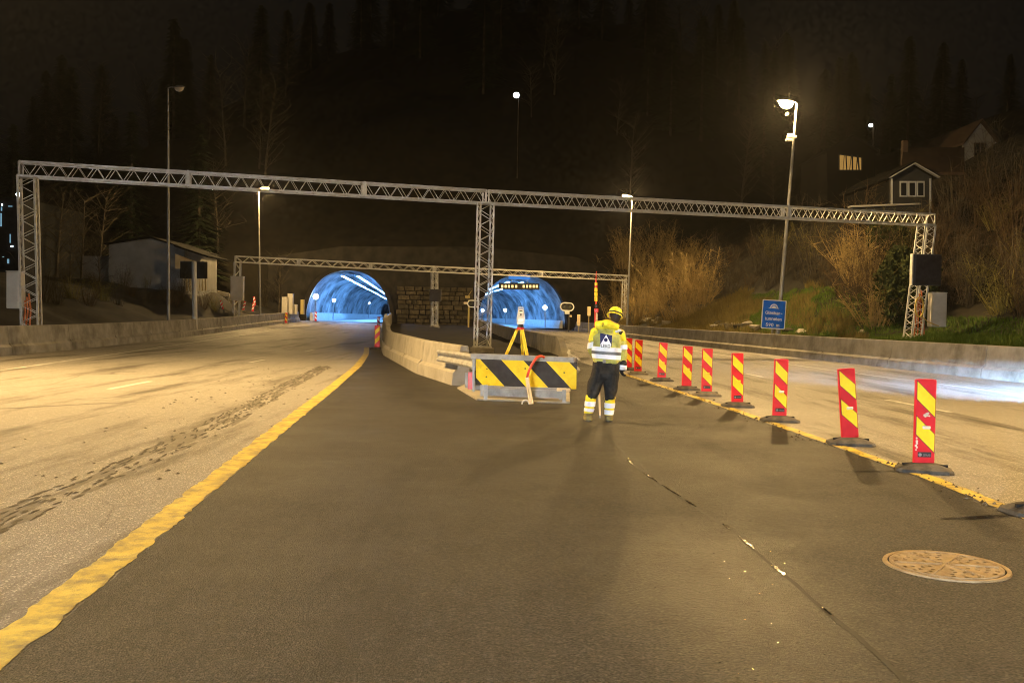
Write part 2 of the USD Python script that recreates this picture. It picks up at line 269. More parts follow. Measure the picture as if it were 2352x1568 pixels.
CR = poly([(1.9, 37.7), (-1.8, 81), (-4.4, 109)])
def gp(*a): return [tuple(G(*p)[:2]) for p in a]
YL = poly(gp((0, 1525), (215, 1350), (420, 1180), (620, 1013), (765, 895), (828, 840)) + [(-6.0, 39.0), (-7.6, 49.5)])
YR = poly(gp((2352, 1190), (2130, 1100), (1900, 1018), (1660, 935), (1450, 866)) + [(2.5, 37.0)])
def zg(x, y):
    s = np.clip((np.asarray(y, float) - 38) / 70, 0, 1)
    return s ** 1.5 * (0.99 - 0.0238 * (np.clip(x, -26, 12) + 23))
def yp(x): return 105.6 + (np.asarray(x, float) + 18.5) * 0.275
def bumps(x, y, k, a, seed): return a * (meshkit.fbm(np.stack([np.asarray(x) * k, np.asarray(y) * k, np.zeros(np.shape(x))], -1), 4, seed) - 0.5)
def terr(x, y, hill=False):
    x, y = np.broadcast_arrays(np.asarray(x, float), np.asarray(y, float))
    dr, dl = x - BR(y) - 0.35, BL(y) - 0.35 - x
    base = zg(x, y)
    zr = np.interp(dr, [0, 0.8, 3, 8, 14, 30, 60, 120], [0.3, 0.45, 1.2, 3.5, 8.3, 17, 30, 46])
    zl = np.interp(dl, [0, 1.5, 5, 10, 40, 80, 160], [0.25, 0.35, 1.9, 3.3, 5.5, 9, 16])
    pad = np.clip((x + 42) / 4, 0, 1) * np.clip((-24.6 - x) / 2.5, 0, 1) * np.clip((y - 70) / 4, 0, 1) * np.clip((88 - y) / 3, 0, 1); zl = zl + np.clip(3.0 - zl, 0, 9) * pad
    w = np.clip((60 - y) / 8, 0, 1); zr = zr * (1 - w) + w * np.interp(dr, [0, 0.8, 6, 9.5, 14, 22, 40, 120], [0.3, 0.45, 0.75, 1.2, 3.8, 9.0, 20, 42])
    z = base + np.where(dr > 0, zr + bumps(x, y, 0.35, 0.9, 3) * np.clip(dr / 3, 0, 1) * (1 - 0.75 * w * (dr < 11)), np.where(dl > 0, zl + bumps(x, y, 0.3, 0.9, 5) * np.clip(dl / 3, 0, 1), -0.06))
    d = y - yp(x)
    if hill:
        up_ = np.interp(d, [0, 3, 20, 60, 110, 200], [8.2, 9.5, 22, 50, 72, 85]) * np.where(x < -15, np.clip(1 + (x + 15) / 110, 0.22, 1), np.clip(1 - (x - 30) / 150, 0.3, 1)) + bumps(x, y, 0.06, 9, 8) * np.clip(d / 15, 0, 1) + bumps(x, y, 0.3, 1.2, 9)
        return np.maximum(z, up_)
    return z
def hit(px, py, y0=20.0, y1=240.0):           # where the pixel's ray meets the land
    d = ray(px, py); ys = np.arange(y0, y1, 0.25); p = EYE + d * ys[:, None]
    t = np.where(p[:, 1] > yp(p[:, 0]), terr(p[:, 0], p[:, 1], True), terr(p[:, 0], p[:, 1]))
    k = np.nonzero(p[:, 2] < t)[0]
    return p[k[0]] if len(k) else p[-1]
def ground(x, y): return float(terr(x, y, bool(y > yp(x))))

# near land and the hill over the portals: two sheets that meet behind the portal wall
def grid(xs, ys, zf, drop=None):
    X, Y = np.meshgrid(xs, ys, indexing='ij'); Z = zf(X, Y); return X, Y, Z
def sheet(X, Y, Z, keep=None):
    a, b = X.shape; i, j = np.meshgrid(np.arange(a - 1), np.arange(b - 1), indexing='ij')
    q = np.stack([i * b + j, (i + 1) * b + j, (i + 1) * b + j + 1, i * b + j + 1], -1)
    q = q[keep] if keep is not None else q.reshape(-1, 4)
    return np.stack([X, Y, Z], -1).reshape(-1, 3), q
t_ = np.linspace(0, 1, 150)
xs = np.concatenate([np.linspace(-170, -42, 40)[:-1], np.linspace(-42, 42, 200), np.linspace(42, 170, 40)[1:]])
X = np.repeat(xs[:, None], len(t_), 1); Y = -60 + (yp(xs)[:, None] + 60) * t_[None]
obj('ground', sheet(X, Y, terr(X, Y)), LK['hill_ground'], smooth=True, kind='structure')
t2 = np.linspace(0, 1, 70) ** 1.6
X2 = np.repeat(xs[:, None], len(t2), 1); Y2 = yp(xs)[:, None] + 0.3 + 230 * t2[None]
Z2 = terr(X2, Y2, True); v, q = sheet(X2, Y2, Z2)
edge = np.nonzero((xs < -25) | (xs > 10.5))[0]
e0, e1 = np.stack([X[:, -1], Y[:, -1], terr(X, Y)[:, -1]], -1), np.stack([X2[:, 0], Y2[:, 0], Z2[:, 0]], -1)
hb = MB().add(v, q)
for k in range(len(xs) - 1):
    if xs[k + 1] < -24.5 or xs[k] > 10: hb.add([e0[k], e0[k + 1], e1[k + 1], e1[k]], [[0, 1, 2, 3]])
obj('hillside', hb, LK['hill_ground'], smooth=50, kind='structure')
gx = np.array([-900.0, 900.0]); obj('far_ground', (np.array([[-900, -900, -0.9], [900, -900, -0.9], [900, 900, -0.9], [-900, 900, -0.9]]), np.array([[0, 1, 2, 3]])), LK['hill_ground'], kind='structure')

def strip(xl, xr, ys, nx, dz, wob=0.0, seed=1):
    ys = np.asarray(ys, float); u = np.linspace(0, 1, nx); a, b = xl(ys), xr(ys)
    if wob:
        q = np.stack([ys * 7, ys * 0, ys * 0], -1); a = a + wob * (meshkit.fbm(q, 4, seed) - 0.5); b = b + wob * (meshkit.fbm(q, 4, seed + 9) - 0.5)
    X = a[None] * (1 - u[:, None]) + b[None] * u[:, None]; Y = np.repeat(ys[None], nx, 0)
    return sheet(X, Y, zg(X, Y) + dz)
def off(f, d): return lambda y: f(y) + d
obj('road', strip(off(BL, -0.25), off(BR, 0.25), np.arange(-40, 104.6, 1.2), 60, 0.0), LK['worn_asphalt'], smooth=True, kind='structure')
rr = np.arange(104.4, 109.3, 1.2); obj('road', strip(lambda y: CR(y) + 0.2, off(BR, 0.25), rr, 12, 0.0), LK['worn_asphalt'], smooth=True, kind='structure')
far_l = poly([(-7.6, 49.5), (-8.2, 56)]); 
apl = lambda y: np.where(y < 39, YL(y) + 0.04, np.minimum(CL(y) - 0.1, YL(y) + 0.04))
obj('new_asphalt', strip(apl, lambda y: YR(y) - 0.03, np.arange(-12, 47, 0.25), 16, 0.004, 0.05, 3), LK['new_asphalt'], smooth=True, kind='structure')

def line(name, f, y0, y1, w, m, step=0.05, wob=0.075, seed=2, dz=0.008):
    obj(name, strip(lambda y: f(y) - w / 2, lambda y: f(y) + w / 2, np.arange(y0, y1, step), 3, dz, wob, seed), LK[m], kind='structure')
line('yellow_line', lambda y: YL(y) - 0.08, -8, 47, 0.24, 'yellow_paint', seed=4)
line('yellow_line', lambda y: YR(y) + 0.06, -8, 33, 0.17, 'yellow_paint', wob=0.06, seed=6)
WLf = poly(gp((0, 851), (375, 797)) + [(-19.6, 81), (-20.6, 104)]); WRf = poly(gp((2352, 907), (1921, 852)) + [(7.6, 81), (4.6, 109)])
line('white_edge_line', WLf, -10, 104, 0.14, 'white_paint', 0.3); line('white_edge_line', WRf, -10, 109, 0.14, 'white_paint', 0.3)
def dash(a, b, w=0.14):
    a, b = G(*a)[:2], G(*b)[:2]; d = (b - a) / np.linalg.norm(b - a); n = np.array([-d[1], d[0]]) * w / 2
    pts = np.array([[*(a - n)], [*(b - n)], [*(b + n)], [*(a + n)]]); z = zg(pts[:, 0], pts[:, 1]) + 0.008
    obj('lane_dash', (np.column_stack([pts, z]), np.array([[0, 1, 2, 3]])), LK['white_paint'], kind='structure')
for a, b in (((250, 894), (345, 876)), ((572, 833), (607, 826)), ((700, 808), (720, 804)), ((2036, 918), (2182, 947)), ((1712, 858), (1752, 866)), ((1600, 836), (1628, 841))): dash(a, b)
# the dark bed of earth between the two centre barriers
ysl = np.concatenate([np.arange(23.2, 40, 0.8), np.arange(40, 104, 2.0)])
def bed_r(y): return np.where(y < 37.7, np.minimum(1.9, -0.6 + (y - 22.4) * 0.25), CR(y) - 0.05)
v, q = strip(lambda y: CL(y) + 0.05, bed_r, ysl, 14, 0.12)
v[:, 2] += bumps(v[:, 0], v[:, 1], 0.6, 0.35, 12); obj('earth_bed', (v, q), LK['soil'], smooth=True, kind='structure')
# tyre tread mud left of the yellow line
mb = MB(); tr = np.array(gp((-60, 1222), (0, 1193), (130, 1140), (300, 1068), (400, 1022), (480, 985), (600, 920), (690, 872), (745, 842)))
cum = np.concatenate([[0], np.cumsum(np.linalg.norm(np.diff(tr, axis=0), axis=1))])
for s in np.arange(0, cum[-1], 0.13):
    c = np.array([np.interp(s, cum, tr[:, k]) for k in (0, 1)]); e = np.array([np.interp(s + 0.3, cum, tr[:, k]) for k in (0, 1)]); d = (e - c); d /= max(np.linalg.norm(d), 1e-6); n = np.array([-d[1], d[0]])
    for lane in (-0.17, -0.03, 0.10, 0.2):
        if rng.random() < 0.42: continue
        L_, w_ = rng.uniform(0.12, 0.34), rng.uniform(0.02, 0.06); o = c + n * (lane + rng.normal(0, 0.03)) + d * rng.normal(0, 0.05); ang = rng.normal(0.1, 0.12); dd = d * math.cos(ang) + n * math.sin(ang); nn = np.array([-dd[1], dd[0]])
        k = 9; a = np.arange(k) * 2 * np.pi / k; rr_ = rng.uniform(0.75, 1.2, k)
        pts = o + (np.cos(a) * rr_)[:, None] * dd * L_ / 2 + (np.sin(a) * rr_)[:, None] * nn * w_ / 2
        mb.add(np.vstack([np.column_stack([pts, np.full(k, 0.003)]), [[*o, 0.012]]]), np.array([[j, (j + 1) % k, k] for j in range(k)]))
for _ in range(170):
    s = rng.uniform(0, cum[-1]); c = np.array([np.interp(s, cum, tr[:, k]) for k in (0, 1)]) + rng.normal(0, 0.9, 2) * [1, 0.5] + [-0.6, 0]; r_ = rng.uniform(0.008, 0.03); k = 6; a = np.arange(k) * np.pi / 3; rr_ = rng.uniform(0.7, 1.3, k) * r_
    mb.add(np.vstack([np.column_stack([c[0] + np.cos(a) * rr_, c[1] + np.sin(a) * rr_ * 1.6, np.full(k, 0.003)]), [[*c, 0.003 + r_ * 0.5]]]), np.array([[j, (j + 1) % k, k] for j in range(k)]))
sm = MB()
for lane, w_ in ((0.0, 0.10), (0.13, 0.08), (-0.14, 0.09)):
    for s in np.arange(0, cum[-1], 0.5):
        if rng.random() < 0.55: continue
        c = np.array([np.interp(s, cum, tr[:, k]) for k in (0, 1)]); e = np.array([np.interp(s + 0.3, cum, tr[:, k]) for k in (0, 1)]); d = (e - c) / max(np.linalg.norm(e - c), 1e-6); n = np.array([-d[1], d[0]]); o = c + n * (lane + rng.normal(0, 0.04)); L_ = rng.uniform(0.3, 0.9); k = 22; a = np.arange(k) * 2 * np.pi / k; rr_ = 0.55 + 0.9 * meshkit.fbm(np.stack([np.cos(a) * 2 + s * 7, np.sin(a) * 2, a * 0], -1), 3, 3)
        pts = o + (np.cos(a) * rr_)[:, None] * d * L_ + (np.sin(a) * rr_)[:, None] * n * w_ * rng.uniform(0.4, 0.9)
        sm.add(np.vstack([np.column_stack([pts, np.full(k, 0.0015)]), [[*o, 0.0022]]]), np.array([[j, (j + 1) % k, k] for j in range(k)]))
obj('dried_mud', sm, LK['mud_thin'], kind='stuff', label='thin dried mud smeared along the tyre trail on the left carriageway', cat='mud')
obj('tyre_mud', mb, LK['mud'], kind='stuff', label='trail of dark tyre tread mud on the left carriageway beside the yellow line', cat='mud')
# gritty scraps of yellow paint and gravel along the right hand line
mb = MB()
for _ in range(420):
    y = rng.uniform(6, 32); x = float(YR(y)) + rng.normal(0.0, 0.10) - (0.05 if y > 12 else -0.02); r_ = abs(rng.normal(0.008, 0.007)) + 0.004; k = 5; a = np.arange(k) * 2 * np.pi / k; rr_ = rng.uniform(0.7, 1.4, k) * r_
    mb.add(np.vstack([np.column_stack([x + np.cos(a) * rr_, y + np.sin(a) * rr_, np.full(k, 0.006)]), [[x, y, 0.006 + r_]]]), np.array([[j, (j + 1) % k, k] for j in range(k)]))
obj('loose_grit', mb, LK['stone_b'], kind='stuff', label='pale loose grit along the right yellow line by the marker posts', cat='grit')
# the joint in the new asphalt, wet in places
mat('seam', (0.010, 0.009, 0.008), rough=0.6); LK['water'] = usdkit.material(stage, '/World/Looks/water', {'p': ('principled_bsdf', {'base_color': (0.02, 0.018, 0.015), 'roughness': 0.16, 'specular_ior_level': 0.8}), 'g': ('geometry', {}), 'n': ('noise_texture', {'scale': 9.0, 'detail': 3.0}), 'b': ('bump', {'strength': 0.6, 'distance': 0.02})}, [('g.position', 'n.vector'), ('n.fac', 'b.height'), ('b.normal', 'p.normal')], surface='p.BSDF')
jt = np.array(gp((1395, 1000), (1460, 1075), (1560, 1140), (1680, 1218), (1760, 1285), (1860, 1372), (1960, 1458), (2080, 1568), (2200, 1700)))
def ribbon(pts, wf, z, seed):
    pts = np.asarray(pts); c = np.concatenate([[0], np.cumsum(np.linalg.norm(np.diff(pts, axis=0), axis=1))]); s = np.arange(0, c[-1], 0.06); m = np.stack([np.interp(s, c, pts[:, k]) for k in (0, 1)], 1)
    m[:, 0] += 0.05 * (meshkit.fbm(np.stack([s * 2, s * 0, s * 0], -1), 3, seed) - 0.5); d = np.gradient(m, axis=0); d /= np.linalg.norm(d, axis=1)[:, None]; n = np.stack([-d[:, 1], d[:, 0]], 1); w = wf(s)[:, None]
    return np.stack([np.column_stack([m - n * w, np.full(len(s), z)]), np.column_stack([m + n * w, np.full(len(s), z)])], 1)
sec = ribbon(jt, lambda s: 0.011 + 0.008 * meshkit.fbm(np.stack([s * 3, s * 0, s * 0], -1), 3, 5), 0.0065, 4)
obj('asphalt_joint', MB().sweep(sec, close=False), LK['seam'], kind='structure')
mb = MB()
for t0, t1 in ((1.45, 1.75), (2.1, 2.5), (2.6, 3.0), (3.1, 3.3), (3.75, 3.9), (4.05, 4.3), (4.6, 4.75), (5.2, 5.3)):
    c = np.concatenate([[0], np.cumsum(np.linalg.norm(np.diff(jt, axis=0), axis=1))]); s = np.linspace(t0, t1, 24) / 6.0 * c[-1] * 0.95; m = np.stack([np.interp(s, c, jt[:, k]) for k in (0, 1)], 1) + rng.normal(0, 0.006, (24, 2)); d = np.gradient(m, axis=0); d /= np.linalg.norm(d, axis=1)[:, None] + 1e-9; n = np.stack([-d[:, 1], d[:, 0]], 1); w = (0.004 + 0.014 * rng.random(24) * np.sin(np.linspace(0.1, 3.04, 24)))[:, None]
    mb.sweep(np.stack([np.column_stack([m - n * w, np.full(24, 0.009)]), np.column_stack([m + n * w, np.full(24, 0.009)])], 1), close=False)
wg = MB(); r7 = np.random.default_rng(11)
for _ in range(480):
    y = r7.normal(5.5, 1.25); x = 0.19 * y + 0.33 + r7.normal(0, 0.13 + 0.012 * y); q = r7.normal(0, 0.075, 2); sz = r7.uniform(0.0025, 0.0065) * (0.6 + y / 9); a = r7.uniform(0, 6.28); u = np.array([math.cos(a), math.sin(a)]) * sz; w = np.array([-u[1], u[0]]) * r7.uniform(0.5, 1.0)
    pts = np.array([u, w, -u, -w]) + [x, y]; z = 0.011 + (pts[:, 0] - x) * q[0] + (pts[:, 1] - y) * q[1]; wg.add(np.column_stack([pts, z]), [[0, 1, 2, 3]])
LK['wet_stone'] = usdkit.material(stage, '/World/Looks/wet_stone', {'p': ('principled_bsdf', {'base_color': (0.03, 0.028, 0.025), 'roughness': 0.14, 'specular_ior_level': 0.9})}, [], surface='p.BSDF')
obj('wet_grit', wg, LK['wet_stone'], kind='stuff', label='wet glinting stone grains in the new asphalt, right of the worker', cat='wet grit')
obj('standing_water', mb, LK['water'], kind='structure')

# ------------------------------------------------------------------ concrete barriers
def barrier(label, f, ys, side, hgt=1.04, step=5.0, m='concrete', hf=None, group=None):
    t = thing('concrete_barrier', label, 'barrier', group=group)
    prof = np.array([(0.30, -0.05), (0.30, 0.04), (0.275, 0.30), (0.17, 0.38), (0.10, hgt - 0.03), (0.08, hgt), (-0.08, hgt), (-0.11, hgt - 0.03), (-0.14, -0.05)])
    for a, b in zip(ys[:-1], ys[1:]):
        yy = np.linspace(a + 0.012, b - 0.012, 5); secs = []
        for y in yy:
            x = float(f(y)); dx = (float(f(y + 0.5)) - float(f(y - 0.5))); d = np.array([dx, 1.0]); d /= np.linalg.norm(d); n = np.array([d[1], -d[0]]) * side
            pr = prof.copy()
            if hf is not None: pr[4:8, 1] += hf(y) - hgt
            z = float(zg(x, y)); secs.append([(x + n[0] * p[0], y + n[1] * p[0], z + p[1]) for p in pr])
        obj('segment', MB().sweep(secs), LK[m], t, smooth=25)
    return t
barrier('long concrete safety barrier along the far left edge of the left carriageway', BL, np.arange(-6, 106, 5.6), 1)
barrier('long concrete safety barrier with a stepped foot along the right edge of the right carriageway', BR, np.arange(-6, 112, 5.9), -1)
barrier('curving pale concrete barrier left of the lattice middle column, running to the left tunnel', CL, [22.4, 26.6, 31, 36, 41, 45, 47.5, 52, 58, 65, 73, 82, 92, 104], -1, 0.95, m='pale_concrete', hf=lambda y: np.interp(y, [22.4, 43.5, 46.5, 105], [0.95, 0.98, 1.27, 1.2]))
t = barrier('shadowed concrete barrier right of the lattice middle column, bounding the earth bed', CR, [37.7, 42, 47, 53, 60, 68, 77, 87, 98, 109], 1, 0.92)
e = np.array([CR(37.6), 37.6]); secs = []
for k, hh in ((0, 0.92), (0.7, 0.75), (1.6, 0.35), (1.9, 0.12)):
    y = 37.65 - k; x = float(CR(y)); secs.append([(x + a, y, h_) for a, h_ in ((0.3, -0.02), (0.27, min(0.3, hh * 0.6)), (0.12, hh), (-0.12, hh), (-0.16, -0.02))])
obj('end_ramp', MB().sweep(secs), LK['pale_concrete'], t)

# ------------------------------------------------------------------ portals and tunnels
AX = np.array([-0.10, 1.0]) / math.hypot(0.1, 1.0)
es = np.array([1.0, 0.275, 0]) / math.hypot(1, 0.275); ez = np.array([0, 0, 1.0]); en = np.cross(es, ez)     # en points at the camera side
def arch(hw, hh, n=25, e=0.86):
    a = np.linspace(0, np.pi, n); return np.stack([hw * np.sign(np.cos(a)) * np.abs(np.cos(a)) ** e, hh * np.sin(a) ** 0.92], 1)
TL = dict(c=np.array([-18.5, 105.6, 0.88]), hw=4.72, hh=5.75); TR = dict(c=np.array([1.14, 111.0, 0.44]), hw=5.55, hh=6.3)
o = np.array([-27.0, float(yp(-27.0)), 0.0]); def_s = lambda p: float((p - o) @ es)
wall = Polygon([(0, -0.3), (0, 7.8), (8, 9.3), (24, 9.8), (36, 9.0), (40, 7.5), (40, -0.3)])
for T in (TL, TR):
    s = def_s(T['c']); a = arch(T['hw'], T['hh']); wall = wall.difference(Polygon([(s + T['hw'], -1), *[(s + x, T['c'][2] + z) for x, z in a], (s - T['hw'], -1)]))
pw = thing('portal_wall', 'dark rock coloured wall around both tunnel mouths under the wooded hill', 'wall')
mbw = MB()
for g in getattr(wall, 'geoms', [wall]):
    mbw.prism(g, o - en * 0.45, es, ez, 0.45)
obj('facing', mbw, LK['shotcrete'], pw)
def tunnel(T, label, nlum, floods, sgn):
    t = thing('road_tunnel', label, 'tunnel'); hw, hh, c = T['hw'], T['hh'], T['c']
    rx = np.array([AX[1], -AX[0], 0]); ax3 = np.array([*AX, 0]); prof = arch(hw, hh, 33)
    secs = []
    dist = np.concatenate([np.arange(0.0, 120, 1.0), np.arange(120, 330, 3.0)])
    for d in dist:
        k = 1 + 0.022 * (1 - abs(((d / 7.0) % 1) * 2 - 1)) - (0.045 if (d % 7) < 1.01 and d > 4 else 0.0)
        if d < 1: k = 1.0
        base = c + ax3 * d + (es * 0 if d > 2 else 0)
        row = prof * k
        # at the mouth the section lies in the wall's plane and turns square to the axis within a few metres
        w = max(0.0, 1 - d / 4.0); dirx = es * w + rx * (1 - w)
        wob = 0.10 * (meshkit.fbm(np.stack([row[:, 0] * 0.5, np.full(len(row), d * 0.45), row[:, 1] * 0.5], -1), 3, 4) - 0.5) * min(1, d / 3)
        row = row * (1 + wob)[:, None]
        secs.append(base + row[:, :1] * dirx + row[:, 1:] * ez)
    obj('lining', MB().sweep(secs, close=False), LK['lining'], t, smooth=40)
    ring = MB(); a1, a2 = arch(hw + 0.42, hh + 0.42, 33), arch(hw - 0.02, hh - 0.02, 33)
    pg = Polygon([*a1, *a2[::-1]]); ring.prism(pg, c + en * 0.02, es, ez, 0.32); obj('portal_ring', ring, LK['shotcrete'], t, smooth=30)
    v = np.array([c - es * hw * 1.0 - ax3 * 0.4, c + es * hw * 1.0 - ax3 * 0.4, c + rx * hw * 1.05 + ax3 * 330, c - rx * hw * 1.05 + ax3 * 330]) - ez * 0.02
    obj('carriageway', (v, np.array([[0, 1, 2, 3]])), LK['tunnel_asphalt'], t)
    for s_ in (-1, 1):
        secs = []
        for d in (0.6, 4, 40, 100, 328):
            w = max(0.0, 1 - d / 4.0); dirx = es * w + rx * (1 - w); b = c + ax3 * d + dirx * s_ * (hw - 0.75)
            secs.append([b + dirx * s_ * p + ez * z for p, z in ((-0.1, -0.05), (-0.05, 0.35), (0.1, 0.95), (0.35, 0.95), (0.35, -0.05))])
        obj('barrier', MB().sweep(secs), LK['lining_barrier'], t)
    zc = hh * 0.915
    tray = MB().box(c + ax3 * 85 + ez * (zc + 0.28), (0.5, 160, 0.06), np.stack([rx, ax3, ez], 1)); obj('cable_tray', tray, LK['dull_steel'], t)
    for k in range(nlum):
        d = (3.0 if sgn > 0 else 9.0) + (k * 3.0 if k < 14 else 42 + (k - 14) * 8.0)
        for s_ in (-0.9, 0.9):
            p = c + ax3 * d + rx * s_ + ez * zc
            h_ = obj('luminaire', MB().box(p, (0.42, 1.25, 0.12), np.stack([rx, ax3, ez], 1), 0.02), LK['dull_steel'], t)
            obj('diffuser', MB().box(p - ez * 0.075, (0.34, 1.1, 0.03), np.stack([rx, ax3, ez], 1)), LK['tunnel_light'], h_)
    for (d, s_, z, sz) in floods:
        p = c + ax3 * d + rx * s_ * (hw - 0.95) + ez * z
        b = obj('flood_post', MB().tube([c + ax3 * d + rx * s_ * (hw - 0.85), p], 0.06, 8), LK['dull_steel'], t)
        obj('flood_lamp', MB().lathe([(0.01, -sz), (sz * 0.7, -sz * 0.7), (sz, 0), (sz * 0.7, sz * 0.7), (0.01, sz)], p, 14), LK['tunnel_flood'], b, smooth=True)
    return t
tl = tunnel(TL, 'left tunnel mouth glowing blue, ceiling lamps receding to the right', 34, [(1.2, -1, 2.75, 0.34), (24, -1, 2.7, 0.24), (115, -1, 3.6, 0.30)], 1)
tr_ = tunnel(TR, 'right tunnel mouth glowing blue behind the survey tripod, with a lit lane sign inside', 34, [(3.0, 0.68, 2.5, 0.30), (72, 1, 2.6, 0.34), (1.5, -1, 2.0, 0.20)], -1)
# stone masonry between the mouths
ms = thing('stone_wall', 'rough coursed stone wall between the two tunnel mouths', 'wall')
zlow, s0, s1 = 0.25, def_s(np.array([-13.2, 107.05, 0])), def_s(np.array([-4.75, 109.4, 0])); z = zlow; row = 0
obj('core', MB().box(o + es * (s0 + s1) / 2 + ez * 2.5 + en * 0.03, (s1 - s0, 0.05, 5.2), np.stack([es, en, ez], 1)), LK['dark_hole'], ms)
while z < 5.0:
    hgt = rng.uniform(0.42, 0.62); s = s0 + rng.uniform(-0.2, 0.2)
    while s < s1 - 0.15:
        wd = min(rng.uniform(0.55, 1.35), s1 + 0.1 - s); d = rng.uniform(0.20, 0.34)
        hh_ = np.array([wd - 0.05, d, hgt - 0.05]) / 2
        pts = np.array([[a, b, c_] for a in (-1, 1) for b in (-1, 1) for c_ in (-1, 1)]) * hh_ * rng.uniform(0.86, 1.0, (8, 3)); pts = np.vstack([pts, [[rng.uniform(-.3, .3) * wd, hh_[1] * 1.25, rng.uniform(-.15, .15)]]])
        tmh = trimesh.convex.convex_hull(pts); vv = np.array(tmh.vertices); cc = o + es * (s + wd / 2) + ez * (z + hgt / 2) + en * (0.05 + d / 2)
        obj('stone', (cc + vv[:, :1] * es + vv[:, 1:2] * en + vv[:, 2:] * ez, np.array(tmh.faces)), LK['stone_' + 'abc'[rng.integers(3)]], ms)
        s += wd
    z += hgt

# ------------------------------------------------------------------ lattice gantries
def truss(A, B, u, v, n, cw=0.075, lw=0.042):
    """Square lattice from A to B; u, v are its width and depth vectors. Returns chords, lacing."""
    A, B, u, v = (np.asarray(q, float) for q in (A, B, u, v)); cs = [A, A + u, A + u + v, A + v]; d = B - A; ch, la = [], MB()
    for c in cs: ch.append(MB().bar(c, c + d, cw))
    for k in range(4):
        p, q = cs[k], cs[(k + 1) % 4]
        for i in range(n):
            a, b = (p, q) if (i + k // 2) % 2 == 0 else (q, p); la.bar(a + d * i / n, b + d * (i + 1) / n, lw, lw * 0.5)
    for t in (0, 1):
        for k in range(4): la.bar(cs[k] + d * t, cs[(k + 1) % 4] + d * t, cw * 0.9)
    return ch, la
def lattice(t, name, A, B, u, v, n, m, **kw):
    ch, la = truss(A, B, u, v, n, **kw); host = obj(name, la, LK[m], t)
    for c in ch: obj('chord', c, LK[m], host)
    return host
def gantry(label, L, Cn, R, wid, dep, pitch, joints, m, sub=0.0, cw=0.075, lw=0.042):
    """L, Cn, R: (top point, foot point) of the three columns; joints: places along the two spans where sections are bolted together."""
    t = thing('lattice_gantry', label, 'gantry'); e_ = R[1] - L[1]; back = np.array([-e_[1], e_[0], 0]) / math.hypot(e_[0], e_[1]) * wid
    dn = np.array([0, 0, -dep])
    for (p, q), js in zip(((L[0], Cn[0]), (Cn[0], R[0])), joints):
        d = (q - p); ts = [0.0, *js, 1.0]; gap = 0.06 / np.linalg.norm(d)
        for a, b in zip(ts[:-1], ts[1:]):
            A, B = p + d * (a + gap), p + d * (b - gap); n = max(4, int(np.linalg.norm(B - A) / pitch))
            lattice(t, 'beam_section', A, B, back, dn, n, m, cw=cw, lw=lw)
        for j in js:
            c = p + d * j; ex = d / np.linalg.norm(d)
            obj('splice_plate', MB().bar(c + dn * 1.08, c - dn * 0.10, 0.09, 0.05, hint=back), LK[m], t); obj('splice_plate', MB().bar(c + back + dn * 1.08, c + back - dn * 0.10, 0.09, 0.05, hint=back), LK[m], t)
    ex = (Cn[0] - L[0]); ex = ex / np.linalg.norm(ex)
    for k, (p, q) in enumerate((L, Cn, R)):
        s = {0: 0.0, 1: -0.5, 2: -1.0}[k] * wid; top = p + dn + ex * s; foot = q + ex * s
        n = int(np.linalg.norm(top - foot) / (pitch * 0.98)); lattice(t, 'column', foot, top, ex * wid, back, n, m, cw=cw, lw=lw)
        obj('head_plate', MB().box(top + ex * wid / 2 + back / 2, (wid * 1.06, wid * 1.06, 0.09), np.stack([ex, np.cross([0, 0, 1], ex), [0, 0, 1]], 1)), LK[m], t)
        obj('foot_plate', MB().box(foot + ex * wid / 2 + back / 2, (wid * 1.2, wid * 1.2, 0.06), np.stack([ex, np.cross([0, 0, 1], ex), [0, 0, 1]], 1)), LK[m], t)
        pl = obj('plinth', MB().box(np.array([*(foot + ex * wid / 2 + back / 2)[:2], foot[2] - 0.33]), (wid * 1.5, wid * 1.5, 0.6), np.stack([ex, np.cross([0, 0, 1], ex), [0, 0, 1]], 1), 0.03), LK['concrete'], t)
    return t
def foot(px, py, Y, z): q = P(px, py, Y); return np.array([q[0], q[1], z])
G1 = gantry('front lattice gantry of galvanised steel spanning both carriageways', (P(40, 370, 36.6), foot(50, 740, 36.8, 0.45)), (P(1120, 437, 41.4), P(1111, 797, 41.4)), (P(2150, 492, 48.0), foot(2116, 785, 48.2, 0.95)), 0.60, 0.55, 0.33, ((0.335, 0.714), (0.64,)), 'galvanised')
G2 = gantry('distant thin lattice gantry in front of the tunnel mouths', (P(540, 588, 83), foot(536, 740, 83, 0.9)), (P(1000, 612, 91), foot(1000, 745, 91, 0.75)), (P(1445, 633, 99.5), foot(1441, 750, 99.5, 0.7)), 0.50, 0.52, 0.6, ((0.3, 0.66), (0.53,)), 'galvanised', cw=0.10, lw=0.055)
# things fixed to the gantries
def cabinet(name, label, cat, c, size, m, R=None, lid=True):
    t = thing(name, label, cat, c); b = MB().box((0, 0, size[2] / 2), size, R, 0.03); obj('body', b, LK[m], t)
    d = obj('door', MB().box(np.array([0, -size[1] / 2 - 0.012, size[2] / 2]) if R is None else np.asarray(R) @ np.array([0, -size[1] / 2 - 0.012, 0]) + [0, 0, size[2] / 2], (size[0] * 0.9, 0.02, size[2] * 0.92), R, 0.006), LK[m], t)
    if lid: obj('roof', MB().box((0, 0, size[2] + 0.02), (size[0] * 1.05, size[1] * 1.08, 0.05), R, 0.015), LK[m], t)
    return t
a, b = P(8, 708, 36.5), P(38, 624, 36.5)
cabinet('gantry_cabinet', 'pale grey tall cabinet hung beside the left column of the front gantry', 'cabinet', ((a[0] + b[0]) / 2, 36.9, a[2]), (abs(b[0] - a[0]), 0.45, b[2] - a[2]), 'cabinet_grey')
a, b = P(2128, 750, 48.6), P(2165, 674, 48.6)
